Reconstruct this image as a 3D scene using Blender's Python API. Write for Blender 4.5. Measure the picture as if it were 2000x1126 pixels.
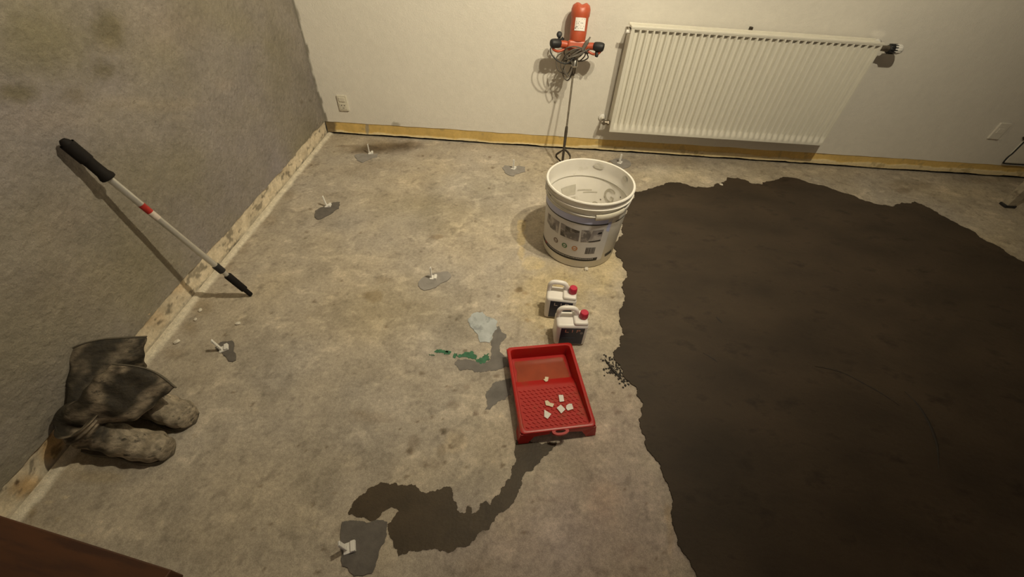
import bpy, bmesh, math, random
import numpy as np
from mathutils import Vector, Matrix
from mathutils.geometry import tessellate_polygon

random.seed(7)
for o in list(bpy.data.objects):
    bpy.data.objects.remove(o)
C = bpy.context.scene.collection
PI = math.pi

# ------------------------------------------------------------------ camera
H = 1.31                                   # camera height in metres
F = 800.93                                 # focal length in pixels of the 2000 px wide frame
PITCH, ROLL, YAW = 0.7804, 0.0693, -0.0102
cp, sp = math.cos(PITCH), math.sin(PITCH)
fw = np.array([0, cp, -sp]); rr = np.array([1.0, 0, 0]); uu = np.cross(rr, fw)
cr, sr = math.cos(ROLL), math.sin(ROLL)
r2 = cr * rr + sr * uu; u2 = -sr * rr + cr * uu
cy, sy = math.cos(YAW), math.sin(YAW)
RC = np.array([[cy, -sy, 0], [sy, cy, 0], [0, 0, 1]]) @ np.stack([r2, u2, -fw], 1)
cam = bpy.data.objects.new('camera', bpy.data.cameras.new('camera'))
cam.data.sensor_width = 36; cam.data.lens = F / 2000 * 36
cam.data.clip_start = 0.02
m4 = Matrix([[*RC[0], 0], [*RC[1], 0], [*RC[2], H], [0, 0, 0, 1]])
cam.matrix_world = m4
C.objects.link(cam)
bpy.context.scene.camera = cam

# ------------------------------------------------------------------ light
vs = bpy.context.scene.view_settings
vs.view_transform = 'Standard'; vs.look = 'None'; vs.gamma = 1; vs.use_curve_mapping = False
vs.exposure = 0.0
# the ceiling lamp holds two reflector bulbs turned towards the back of the room
LAMPS = [((0.62, 1.02, 2.36), (-.74, .36, -.57)), ((0.94, 1.02, 2.36), (-.10, .80, -.60))]
LAMP_WATT = 146.0
LAMP_COL = (1.0, 0.885, 0.64)
world = bpy.data.worlds.new('world'); bpy.context.scene.world = world
world.use_nodes = True
world.node_tree.nodes['Background'].inputs[0].default_value = (1.0, 0.86, 0.62, 1)
world.node_tree.nodes['Background'].inputs[1].default_value = 0.02
for i, (p, d) in enumerate(LAMPS):
    l = bpy.data.lights.new('bulb_light', 'SPOT')
    l.energy = LAMP_WATT; l.color = LAMP_COL; l.shadow_soft_size = 0.028
    l.spot_size = math.radians(144); l.spot_blend = 1.0
    o = bpy.data.objects.new('bulb_light', l); o.location = p; C.objects.link(o)
    o.rotation_euler = Vector(d).to_track_quat('-Z', 'Y').to_euler()
# weak pinkish fill light added behind the camera, without a source in the room
l = bpy.data.lights.new('fill_light', 'AREA'); l.shape = 'RECTANGLE'; l.size = 0.9; l.size_y = 1.9
l.energy = 3.0; l.color = (1.0, .82, .84)
o = bpy.data.objects.new('fill_light', l); o.location = (0.4, -1.5, 1.1); o.rotation_euler = (math.radians(-90), 0, 0)
o.rotation_euler = Vector((0, 1, -.15)).to_track_quat('-Z', 'Y').to_euler(); C.objects.link(o)

# ------------------------------------------------------------------ where things stand
XL, YB = -1.323, 2.738                     # left wall plane, back wall plane
XR, YF, ZC = 4.6, -1.6, 2.5

def ray(x, y):
    return RC @ np.array([(x - 1000) / F, -(y - 563) / F, -1.0])
def at(x, y, z=0.0):                       # point at height z seen at pixel x, y
    d = ray(x, y); t = (z - H) / d[2]
    return Vector(np.array([0, 0, H]) + t * d)
def on_back(x, y, off=0.0):
    d = ray(x, y); t = (YB - off) / d[1]
    return Vector(np.array([0, 0, H]) + t * d)
def on_left(x, y, off=0.0):
    d = ray(x, y); t = (XL + off) / d[0]
    return Vector(np.array([0, 0, H]) + t * d)

# ------------------------------------------------------------------ helpers
def lin(c):
    c = c / 255.0
    return c / 12.92 if c <= 0.04045 else ((c + 0.055) / 1.055) ** 2.4
def rgb(r, g, b):
    return (lin(r), lin(g), lin(b))

def mat(name, col, rough=0.6, metal=0.0, noise=0.0, nscale=40, bump=0.0, bscale=200, sub=0.0,
        attr=False, bdist=.004, dirt=None, dscale=20, dlo=.5, dhi=.62, stretch=None, fine=0.0, alpha=1.0, spec=0.5):
    m = bpy.data.materials.new(name); m.use_nodes = True
    nt = m.node_tree; N = nt.nodes; L = nt.links
    b = N['Principled BSDF']
    b.inputs['Roughness'].default_value = rough; b.inputs['Metallic'].default_value = metal
    b.inputs['Specular IOR Level'].default_value = spec
    if alpha < 1: b.inputs['Alpha'].default_value = alpha
    tc = N.new('ShaderNodeTexCoord'); co = tc.outputs['Object']
    if stretch:
        mp = N.new('ShaderNodeMapping'); mp.inputs['Scale'].default_value = stretch
        L.new(co, mp.inputs['Vector']); co = mp.outputs['Vector']
    if attr:
        a = N.new('ShaderNodeAttribute'); a.attribute_name = 'Col'; c = a.outputs['Color']
    else:
        a = N.new('ShaderNodeRGB'); a.outputs[0].default_value = (*col, 1); c = a.outputs[0]
    def mul(c, sc, lo, hi, detail=6):
        n = N.new('ShaderNodeTexNoise'); n.inputs['Scale'].default_value = sc; n.inputs['Detail'].default_value = detail
        L.new(co, n.inputs['Vector'])
        r = N.new('ShaderNodeMapRange'); r.inputs[1].default_value = .3; r.inputs[2].default_value = .7
        r.inputs[3].default_value = lo; r.inputs[4].default_value = hi
        L.new(n.outputs['Fac'], r.inputs[0])
        x = N.new('ShaderNodeMix'); x.data_type = 'RGBA'; x.blend_type = 'MULTIPLY'; x.inputs[0].default_value = 1
        L.new(c, x.inputs[6]); L.new(r.outputs[0], x.inputs[7])
        return x.outputs[2]
    if noise: c = mul(c, nscale, 1 - noise, 1 + noise)
    if fine: c = mul(c, 420, 1 - fine, 1 + fine, 2)
    if dirt:
        n = N.new('ShaderNodeTexNoise'); n.inputs['Scale'].default_value = dscale; n.inputs['Detail'].default_value = 8
        n.inputs['Roughness'].default_value = .65
        L.new(co, n.inputs['Vector'])
        r = N.new('ShaderNodeMapRange'); r.inputs[1].default_value = dlo; r.inputs[2].default_value = dhi
        L.new(n.outputs['Fac'], r.inputs[0])
        x = N.new('ShaderNodeMix'); x.data_type = 'RGBA'
        L.new(r.outputs[0], x.inputs[0]); L.new(c, x.inputs[6]); x.inputs[7].default_value = (*dirt, 1)
        c = x.outputs[2]
    L.new(c, b.inputs['Base Color'])
    if sub:
        b.inputs['Subsurface Weight'].default_value = sub; b.inputs['Subsurface Radius'].default_value = (.02, .02, .015)
        b.inputs['Subsurface Scale'].default_value = .5
    if bump:
        n = N.new('ShaderNodeTexNoise'); n.inputs['Scale'].default_value = bscale; n.inputs['Detail'].default_value = 5
        L.new(co, n.inputs['Vector'])
        u = N.new('ShaderNodeBump'); u.inputs['Strength'].default_value = bump; u.inputs['Distance'].default_value = bdist
        L.new(n.outputs['Fac'], u.inputs['Height']); L.new(u.outputs[0], b.inputs['Normal'])
    return m

def link(name, me, m, parent=None, smooth=False):
    o = bpy.data.objects.new(name, me); C.objects.link(o)
    if m is not None and not me.materials: me.materials.append(m)
    if smooth:
        for p in me.polygons: p.use_smooth = True
    if parent is not None: o.parent = parent
    return o
def obj(name, bm, m, parent=None, smooth=False):
    bmesh.ops.recalc_face_normals(bm, faces=bm.faces)
    me = bpy.data.meshes.new(name); bm.to_mesh(me); bm.free()
    return link(name, me, m, parent, smooth)
def tag(o, label=None, cat=None, group=None, kind=None):
    if label: o['label'] = label
    if cat: o['category'] = cat
    if group: o['group'] = group
    if kind: o['kind'] = kind
    return o
def thing(name, label, cat, loc=(0, 0, 0), rotz=0.0, group=None, mw=None):
    o = bpy.data.objects.new(name, None); C.objects.link(o)
    o.empty_display_size = .05
    if mw is not None: o.matrix_world = mw
    else: o.location = loc; o.rotation_euler = (0, 0, rotz)
    return tag(o, label, cat, group)
def auto(o, deg=40):
    me = o.data
    for p in me.polygons: p.use_smooth = True
    me.set_sharp_from_angle(angle=math.radians(deg))
    return o

def box(bm, x0, x1, y0, y1, z0, z1, bev=0.0, M=None, seg=2):
    t = bmesh.new()
    bmesh.ops.create_cube(t, size=1)
    for v in t.verts:
        v.co = Vector(((x0 + x1) / 2 + v.co.x * (x1 - x0), (y0 + y1) / 2 + v.co.y * (y1 - y0), (z0 + z1) / 2 + v.co.z * (z1 - z0)))
    if bev: bmesh.ops.bevel(t, geom=list(t.edges), offset=bev, segments=seg, profile=.5, affect='EDGES')
    join(bm, t, M)
def join(bm, t, M=None):
    mp = {}
    for v in t.verts: mp[v] = bm.verts.new(M @ v.co if M else v.co)
    for f in t.faces:
        try: bm.faces.new([mp[v] for v in f.verts])
        except ValueError: pass
    t.free()
def frame(p, d):
    d = Vector(d).normalized()
    a = Vector((0, 0, 1)) if abs(d.z) < .9 else Vector((1, 0, 0))
    u = a.cross(d).normalized(); v = d.cross(u)
    return u, v, d
def lathe(bm, prof, n=32, M=None, closed=False):
    # prof: list of (r, z)
    rings = []
    for r, z in prof:
        if r < 1e-6:
            v = bm.verts.new(M @ Vector((0, 0, z)) if M else Vector((0, 0, z))); rings.append([v])
        else:
            ring = []
            for i in range(n):
                a = 2 * PI * i / n; p = Vector((r * math.cos(a), r * math.sin(a), z))
                ring.append(bm.verts.new(M @ p if M else p))
            rings.append(ring)
    for a, b in zip(rings, rings[1:]):
        if len(a) == 1 and len(b) == 1: continue
        for i in range(n):
            j = (i + 1) % n
            if len(a) == 1: bm.faces.new((a[0], b[i], b[j]))
            elif len(b) == 1: bm.faces.new((a[i], b[0], a[j]))
            else: bm.faces.new((a[i], b[i], b[j], a[j]))
def axisM(p, d):
    u, v, w = frame(p, d)
    return Matrix([[u.x, v.x, w.x, p[0]], [u.y, v.y, w.y, p[1]], [u.z, v.z, w.z, p[2]], [0, 0, 0, 1]])
def tube(bm, pts, r, n=10, cap=True):
    pts = [Vector(p) for p in pts]
    rs = r if isinstance(r, (list, tuple)) else [r] * len(pts)
    t = (pts[1] - pts[0]).normalized(); u, v, _ = frame(pts[0], t)
    rings = []
    for i, p in enumerate(pts):
        if i == 0: d = pts[1] - p
        elif i == len(pts) - 1: d = p - pts[i - 1]
        else: d = (pts[i + 1] - pts[i - 1])
        d.normalize()
        u = (u - d * u.dot(d)).normalized(); v = d.cross(u)
        rings.append([bm.verts.new(p + (u * math.cos(2 * PI * k / n) + v * math.sin(2 * PI * k / n)) * rs[i]) for k in range(n)])
    for a, b in zip(rings, rings[1:]):
        for k in range(n): bm.faces.new((a[k], b[k], b[(k + 1) % n], a[(k + 1) % n]))
    if cap:
        bm.faces.new(rings[0]); bm.faces.new(rings[-1])
def smoothpath(pts, k=6):
    P = [Vector(p) for p in pts]; out = []
    for i in range(len(P) - 1):
        p0 = P[max(i - 1, 0)]; p1 = P[i]; p2 = P[i + 1]; p3 = P[min(i + 2, len(P) - 1)]
        for j in range(k):
            t = j / k
            out.append(.5 * ((2 * p1) + (p2 - p0) * t + (2 * p0 - 5 * p1 + 4 * p2 - p3) * t * t + (3 * p1 - p0 - 3 * p2 + p3) * t ** 3))
    out.append(P[-1]); return out

# numpy value noise -------------------------------------------------
_rng = np.random.RandomState(3)
_T = _rng.rand(256, 256)
def vnoise(x, y, s, seed=0):
    x = x * s + seed * 17.3 + 500; y = y * s + seed * 9.1 + 500
    xi = np.floor(x).astype(int); yi = np.floor(y).astype(int)
    fx = x - xi; fy = y - yi
    fx = fx * fx * (3 - 2 * fx); fy = fy * fy * (3 - 2 * fy)
    a = _T[xi % 256, yi % 256]; b = _T[(xi + 1) % 256, yi % 256]; c = _T[xi % 256, (yi + 1) % 256]; d = _T[(xi + 1) % 256, (yi + 1) % 256]
    return (a * (1 - fx) + b * fx) * (1 - fy) + (c * (1 - fx) + d * fx) * fy
def fbm(x, y, s, oct=5, seed=0, g=.55):
    v = 0; a = 1; t = 0
    for o in range(oct):
        c_, s_ = math.cos(.6 + o * 1.3), math.sin(.6 + o * 1.3)
        v = v + a * vnoise(x * c_ - y * s_, x * s_ + y * c_, s * 2 ** o, seed + o * 3); t += a; a *= g
    return v / t
def sstep(x, a, b):
    t = np.clip((x - a) / (b - a), 0, 1); return t * t * (3 - 2 * t)

def grid(name, us, vs_, place, colf, m, dispf=None, parent=None):
    U, V = np.meshgrid(us, vs_, indexing='ij')
    co = place(U, V)
    if dispf is not None: co = co + dispf(U, V)
    nu, nv = U.shape
    idx = np.arange(nu * nv).reshape(nu, nv)
    q = np.stack([idx[:-1, :-1], idx[1:, :-1], idx[1:, 1:], idx[:-1, 1:]], -1).reshape(-1, 4)
    me = bpy.data.meshes.new(name)
    me.vertices.add(nu * nv); me.vertices.foreach_set('co', co.reshape(-1, 3).astype(np.float32).ravel())
    me.loops.add(q.size); me.loops.foreach_set('vertex_index', q.ravel().astype(np.int32))
    me.polygons.add(len(q)); me.polygons.foreach_set('loop_start', (np.arange(len(q)) * 4).astype(np.int32))
    me.polygons.foreach_set('loop_total', np.full(len(q), 4, np.int32))
    me.update(calc_edges=True)
    col = colf(U, V).reshape(-1, 3)
    at_ = me.color_attributes.new('Col', 'FLOAT_COLOR', 'POINT')
    at_.data.foreach_set('color', np.concatenate([np.clip(col, 0, 1), np.ones((len(col), 1))], 1).astype(np.float32).ravel())
    return link(name, me, m, parent, smooth=True)

def blots(U, V, col, spots, proj, seed=1, wob=.5):
    # spots: (px, py, rx, ry, (r,g,b) multiplier or colour, strength, softness, mode)
    for i, (px, py, rx, ry, c, al, soft, mode) in enumerate(spots):
        o = proj(px, py); a = proj(px + rx, py); b = proj(px, py + ry)
        A = np.array([[a[0] - o[0], b[0] - o[0]], [a[1] - o[1], b[1] - o[1]]])
        ext = np.abs(A).sum(1) * 2.2
        ok = (np.abs(U - o[0]) < ext[0]) & (np.abs(V - o[1]) < ext[1])
        if not ok.any(): continue
        u = U[ok]; v = V[ok]
        I = np.linalg.inv(A)
        s = I[0, 0] * (u - o[0]) + I[0, 1] * (v - o[1]); t = I[1, 0] * (u - o[0]) + I[1, 1] * (v - o[1])
        size = np.sqrt(abs(np.linalg.det(A)))
        d = np.sqrt(s * s + t * t) + wob * (fbm(u, v, 1.1 / size, 5, seed + i, .7) - .5) * 2
        w = al * (1 - sstep(d, 1 - soft, 1 + soft * .3))
        c = np.array(c)
        if mode == 'm': col[ok] = col[ok] * (1 - w[:, None] + w[:, None] * c)
        else: col[ok] = col[ok] * (1 - w[:, None]) + c * w[:, None]
    return col

def jag(pts, jit, it=4, closed=True, seed=0):
    rnd = random.Random(seed)
    P = [Vector((p[0], p[1])) for p in pts]
    for k in range(it):
        Q = []
        n = len(P)
        for i in range(n if closed else n - 1):
            a = P[i]; b = P[(i + 1) % n]; d = b - a
            Q.append(a)
            if d.length < .003: continue
            nrm = Vector((-d.y, d.x))
            Q.append((a + b) / 2 + nrm * rnd.uniform(-jit, jit))
        if not closed: Q.append(P[-1])
        P = Q
    return P
def slab(name, px, m, h=.001, jit=.16, it=4, seed=0, world_pts=None, z0=0.0, parent=None, bev=0.0):
    pts = world_pts if world_pts else [at(x, y) for x, y in px]
    P = jag(pts, jit, it, True, seed)
    bm = bmesh.new()
    cen = sum(P, Vector((0, 0))) / len(P)
    def ins(p): return p
    top = [bm.verts.new((p.x, p.y, z0 + h)) for p in P]; bot = [bm.verts.new((p.x, p.y, z0 - .0005)) for p in P]
    tris = tessellate_polygon([[Vector((p.x, p.y, 0)) for p in P]])
    for t in tris:
        try: bm.faces.new([top[i] for i in t])
        except ValueError: pass
    n = len(P)
    for i in range(n): bm.faces.new((bot[i], bot[(i + 1) % n], top[(i + 1) % n], top[i]))
    bm.normal_update()
    me = bpy.data.meshes.new(name)
    for f in bm.faces:
        if abs(f.normal.z) > .5 and f.normal.z < 0: f.normal_flip()
    bm.to_mesh(me); bm.free()
    return link(name, me, m, parent)

def text(name, s, size, m, M, parent, ext=.0003, align='LEFT'):
    cu = bpy.data.curves.new(name, 'FONT'); cu.body = s; cu.size = size; cu.extrude = ext; cu.align_x = align
    t = bpy.data.objects.new(name, cu); C.objects.link(t)
    me = bpy.data.meshes.new_from_object(t)
    C.objects.unlink(t); bpy.data.objects.remove(t)
    me.transform(M)
    me.materials.clear(); me.materials.append(m)
    o = bpy.data.objects.new(name, me); C.objects.link(o); o.parent = parent
    return o

# ------------------------------------------------------------------ room shell
M_floor = mat('bare_concrete', (1, 1, 1), .88, attr=True, noise=.14, nscale=75, fine=.20, bump=.4, bscale=90)
M_lwall = mat('grey_cement_plaster', (1, 1, 1), .95, attr=True, noise=.09, nscale=50, fine=.16, bump=.7, bscale=60, bdist=.009)
M_bwall = mat('textured_white_wallpaper', (1, 1, 1), .85, attr=True, noise=.02, nscale=30, fine=.03, bump=.35, bscale=150)
M_strip = mat('rough_mortar_strip', (1, 1, 1), .95, attr=True, noise=.10, nscale=90, fine=.12, bump=.8, bscale=70)
M_yel = mat('yellow_paint_strip', (1, 1, 1), .6, attr=True, noise=.07, nscale=60, fine=.04, bump=.2, bscale=80)
M_ceil = mat('white_ceiling', (.72, .70, .66), .9, noise=.02)
M_plain = mat('white_wall', (.70, .68, .63), .9, noise=.02)
M_dark = mat('dark_gap', (.012, .01, .008), .95, noise=.2)

def lines(a, b, step): return np.arange(a, b + step * .5, step)
fx = np.concatenate([lines(XL, 3.5, .0075), lines(3.6, XR, .2), [XR]])
fy = np.concatenate([lines(YF, 0.0, .2), lines(.05, 2.775, .0075)])
BASE = np.array([.388, .335, .264])
def fproj(x, y):
    p = at(x, y); return (p.x, p.y)
FLOOR_SPOTS = [
    # big tone areas: mauve-grey in the foreground, olive and pale areas
    (1120, 1050, 280, 170, (1.02, .97, 1.12), .8, .9, 'm'), (1190, 850, 130, 170, (1.01, .98, 1.10), .8, .9, 'm'),
    (880, 420, 150, 55, (.80, .80, .76), .75, .8, 'm'), (800, 395, 100, 30, (.82, .82, .76), .5, .8, 'm'),
    (780, 600, 130, 70, (.84, .85, .82), .6, .8, 'm'), (880, 640, 80, 50, (.86, .86, .82), .6, .8, 'm'),
    (760, 520, 90, 22, (1.18, 1.18, 1.18), .6, .9, 'm'), (680, 500, 70, 20, (1.14, 1.14, 1.12), .6, .9, 'm'),
    (1060, 330, 90, 30, (1.12, 1.12, 1.08), .6, .9, 'm'), (960, 360, 110, 30, (1.06, 1.08, 1.06), .6, .9, 'm'),
    (1290, 340, 110, 18, (1.25, 1.25, 1.2), .8, .7, 'm'), (1290, 312, 80, 14, (.9, .86, .8), .7, .7, 'm'),
    (1600, 335, 200, 14, (1.08, 1.06, 1.02), .6, .8, 'm'), (1350, 315, 300, 12, (.86, .84, .8), .6, .8, 'm'),
    (1900, 380, 120, 30, (1.12, 1.1, 1.02), .6, .9, 'm'), (1950, 450, 90, 40, (1.12, 1.1, 1.0), .6, .9, 'm'),
    (1780, 360, 50, 12, (.72, .68, .62), .6, .7, 'm'), (1765, 372, 18, 6, (.6, .55, .5), .7, .6, 'm'), (1920, 352, 60, 8, (.75, .7, .62), .6, .7, 'm'),
    # yellowish area round the bucket and canisters
    (1080, 590, 75, 95, (1.10, 1.03, .80), .95, .6, 'm'), (1170, 520, 50, 60, (1.22, 1.16, .92), .8, .7, 'm'),
    (1130, 560, 70, 40, (1.1, 1.04, .84), .5, .8, 'm'), (1185, 600, 30, 70, (1.16, 1.12, 1.0), .6, .8, 'm'),
    (1060, 720, 80, 30, (1.05, .98, .8), .5, .8, 'm'),
    
    # beige flat rectangle beside the bucket
    (1018, 440, 9, 14, (1.20, 1.12, .86), .9, .3, 'm'), (1018, 465, 9, 16, (1.22, 1.14, .88), .9, .3, 'm'), (1018, 492, 8, 14, (1.2, 1.12, .88), .9, .3, 'm'),
    (1040, 512, 24, 16, (1.24, 1.18, .95), .8, .4, 'm'),
    # dark stains near the back
    (760, 286, 66, 15, (.42, .36, .28), .95, .8, 'm'), (715, 292, 50, 11, (.50, .44, .36), .85, .7, 'm'), (795, 283, 36, 11, (.42, .35, .27), .8, .7, 'm'),
    (675, 285, 24, 3, (.6, .55, .5), .7, .6, 'm'), (740, 320, 60, 12, (.84, .8, .74), .6, .8, 'm'), (820, 300, 60, 12, (.82, .78, .72), .6, .8, 'm'),
    (690, 335, 70, 14, (.88, .86, .82), .6, .8, 'm'), (1130, 325, 40, 10, (.8, .76, .7), .6, .8, 'm'),
    (728, 577, 20, 14, (.72, .67, .58), .75, .35, 'm'), (715, 575, 10, 8, (.72, .67, .58), .5, .4, 'm'), (748, 545, 16, 9, (.82, .78, .72), .6, .5, 'm'), (790, 595, 12, 6, (.8, .78, .75), .6, .5, 'm'),
    (852, 462, 18, 6, (.80, .72, .62), .7, .5, 'm'), (640, 380, 30, 8, (.9, .88, .84), .6, .8, 'm'),
    (1015, 565, 9, 8, (.45, .38, .28), .85, .5, 'm'), (1026, 572, 6, 4, (.6, .5, .4), .6, .5, 'm'), (1031, 594, 6, 4, (.65, .58, .45), .7, .5, 'm'), (1031, 625, 7, 5, (.62, .55, .44), .8, .5, 'm'), (1058, 638, 8, 5, (.75, .7, .6), .7, .5, 'm'), (1060, 660, 7, 5, (.8, .76, .66), .6, .5, 'm'),
    # dark drops and old stains in the middle
    (865, 842, 8, 7, (.38, .33, .28), .85, .5, 'm'), (800, 880, 9, 9, (.4, .35, .30), .9, .5, 'm'), (808, 862, 16, 18, (.68, .65, .62), .75, .5, 'm'),
    (862, 880, 14, 16, (.72, .68, .62), .7, .6, 'm'), (890, 862, 26, 26, (1.18, 1.10, .96), .6, .7, 'm'), (850, 905, 30, 14, (.85, .82, .78), .6, .7, 'm'),
    (885, 790, 16, 10, (.66, .63, .60), .7, .6, 'm'), (876, 755, 8, 5, (.76, .7, .66), .6, .6, 'm'), (912, 755, 8, 6, (.75, .7, .66), .6, .6, 'm'),
    (930, 807, 7, 6, (.42, .38, .36), .85, .5, 'm'), (844, 813, 5, 4, (.42, .36, .3), .8, .5, 'm'), (970, 734, 6, 5, (.55, .5, .46), .8, .5, 'm'), (948, 805, 6, 4, (.5, .46, .42), .8, .5, 'm'),
    (984, 871, 5, 5, (.38, .34, .30), .85, .4, 'm'), (981, 907, 6, 6, (.4, .36, .32), .85, .4, 'm'), (730, 815, 46, 14, (.88, .84, .8), .7, .8, 'm'), (700, 805, 22, 8, (.8, .76, .7), .6, .7, 'm'),
    (820, 820, 22, 8, (.84, .82, .78), .6, .7, 'm'), (930, 1110, 40, 30, (.76, .72, .68), .6, .8, 'm'), (700, 900, 60, 30, (.93, .92, .9), .6, .8, 'm'),
    (640, 930, 60, 60, (.92, .92, .9), .5, .9, 'm'), 
    (1050, 930, 8, 26, (.82, .78, .76), .6, .7, 'm'), (1060, 975, 50, 8, (.84, .8, .78), .5, .8, 'm'), (1000, 1000, 6, 5, (1.4, 1.4, 1.4), .6, .5, 'm'), (1112, 1000, 8, 5, (1.5, 1.5, 1.5), .6, .5, 'm'),
    (1230, 772, 6, 5, (.6, .56, .56), .8, .5, 'm'), (1205, 805, 10, 7, (.62, .58, .58), .8, .6, 'm'), (1198, 838, 9, 8, (.7, .66, .68), .7, .6, 'm'),
    (1228, 1075, 16, 18, (.76, .72, .72), .6, .7, 'm'), (1180, 970, 40, 50, (1.05, .96, .88), .6, .8, 'm'), (1255, 1110, 10, 8, (.6, .56, .55), .7, .6, 'm'), (1180, 1117, 8, 6, (.6, .56, .55), .7, .6, 'm'),
    (1310, 1030, 8, 60, (1.05, .97, .8), .6, .6, 'm'), (1303, 1000, 7, 20, (1.12, 1.02, .86), .7, .6, 'm'),
    # along the left wall
    (600, 320, 26, 8, (.84, .8, .74), .7, .8, 'm'), (560, 380, 24, 14, (.78, .73, .66), .7, .8, 'm'), (520, 430, 26, 16, (.74, .7, .64), .7, .8, 'm'), (470, 480, 22, 20, (.76, .72, .66), .7, .8, 'm'),
    (440, 520, 22, 18, (.72, .68, .62), .7, .8, 'm'), (395, 600, 24, 20, (.74, .70, .62), .8, .8, 'm'), (372, 640, 22, 22, (.70, .66, .58), .8, .8, 'm'), (335, 690, 26, 14, (.78, .74, .68), .7, .8, 'm'),
    (330, 650, 14, 14, (.82, .79, .74), .7, .8, 'm'), (60, 990, 12, 30, (.62, .56, .44), .8, .8, 'm'), (85, 955, 14, 14, (.7, .64, .5), .7, .8, 'm'), (190, 930, 60, 16, (1.02, .95, .78), .6, .8, 'm'), (180, 1050, 30, 14, (.84, .8, .76), .5, .8, 'm'),
    (160, 1045, 8, 6, (1.3, 1.25, 1.1), .6, .6, 'm'), (128, 970, 7, 5, (1.4, 1.35, 1.2), .7, .5, 'm'), (95, 980, 7, 5, (1.4, 1.35, 1.2), .7, .5, 'm'), (112, 1013, 7, 4, (1.35, 1.3, 1.15), .7, .5, 'm'), (380, 790, 10, 8, (.85, .8, .76), .5, .7, 'm'), (200, 955, 8, 3, (.6, .55, .48), .7, .5, 'm'), (380, 850, 5, 5, (.6, .56, .5), .7, .5, 'm'),
]
_r = random.Random(11)
for k in range(150):      # small dark specks and pits in the slab
    x = _r.uniform(430, 1300); y = 290 + 830 * _r.random() ** 1.1
    s = _r.uniform(1.2, 3.0) * (1 + y / 900)
    FLOOR_SPOTS.append((x, y, s, s * .7, (.45, .40, .34) if _r.random() < .7 else (1.35, 1.32, 1.25), .8, .5, 'm'))
CRACKS = [[(600, 505), (690, 500), (790, 512), (830, 530)], [(690, 640), (720, 662), (755, 690), (775, 722), (820, 740), (870, 748), (905, 738)],
          [(640, 655), (690, 640)], [(905, 385), (935, 400), (905, 432), (880, 470)], [(1020, 540), (1014, 600), (1010, 670)]]
def floor_col(U, V):
    col = np.tile(BASE, U.shape + (1,)).reshape(U.shape + (3,)).copy()
    n1 = fbm(U, V, 1.3, 5, 1); n2 = fbm(U, V, 7, 5, 5); n3 = fbm(U, V, 30, 3, 9); n4 = fbm(U, V * .35 + U * .1, 14, 4, 21)
    k = 1 + (n1 - .5) * .34 + (n2 - .5) * .42 + (n3 - .5) * .30 + (n4 - .5) * .22
    col *= k[..., None]
    tint = fbm(U, V, 3, 3, 31) - .5
    col[..., 0] *= 1 + tint * .08; col[..., 2] *= 1 - tint * .22
    sp = fbm(U, V, 34, 4, 41)
    col *= (1 - .22 * sstep(sp, .64, .74))[..., None]
    sp = fbm(U, V * 1.6, 13, 4, 47)
    col *= (1 + .22 * sstep(sp, .62, .74))[..., None]
    # pale hairlines left by old glue and trowel edges
    for ci, path in enumerate(CRACKS):
        P = smoothpath([at(x, y) for x, y in path], 6)
        best = np.full(U.shape, 9.)
        xs = [p.x for p in P]; ys = [p.y for p in P]
        ok = (U > min(xs) - .05) & (U < max(xs) + .05) & (V > min(ys) - .05) & (V < max(ys) + .05)
        u = U[ok] + (fbm(U[ok], V[ok], 25, 3, 60 + ci) - .5) * .03; v = V[ok] + (fbm(U[ok], V[ok], 25, 3, 70 + ci) - .5) * .03
        d = np.full(u.shape, 9.)
        for a, b in zip(P, P[1:]):
            ab = np.array([b.x - a.x, b.y - a.y]); L2 = (ab ** 2).sum() + 1e-12
            t = np.clip(((u - a.x) * ab[0] + (v - a.y) * ab[1]) / L2, 0, 1)
            d = np.minimum(d, np.hypot(u - a.x - t * ab[0], v - a.y - t * ab[1]))
        w = (1 - sstep(d, .003, .018)) * (.14 if ci < 4 else -.10)
        col[ok] = col[ok] * (1 + w[:, None])
    col = blots(U, V, col, FLOOR_SPOTS, fproj, 100)
    # pale mortar ridge running along the foot of the left wall
    edge = XL + .026 + (fbm(V, V * 0 + 3, 9, 4, 77) - .5) * .022
    w = (1 - sstep(U, edge - .004, edge + .004)) * sstep(V, -.5, -.3)
    pale = np.array([.60, .54, .43]) * (.85 + .35 * fbm(U, V, 40, 3, 80))[..., None]
    col = col * (1 - w[..., None]) + pale * w[..., None]
    return col
def floor_disp(U, V):
    d = np.zeros(U.shape + (3,))
    d[..., 2] = (fbm(U, V, 18, 4, 90) - .5) * .0016 - .0010
    edge = XL + .026 + (fbm(V, V * 0 + 3, 9, 4, 77) - .5) * .022
    d[..., 2] += .010 * (1 - sstep(U, edge - .012, edge + .004))
    return d
fl = grid('floor', fx, fy, lambda U, V: np.stack([U, V, U * 0], -1), floor_col, M_floor, floor_disp)
tag(fl, kind='structure')

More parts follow.
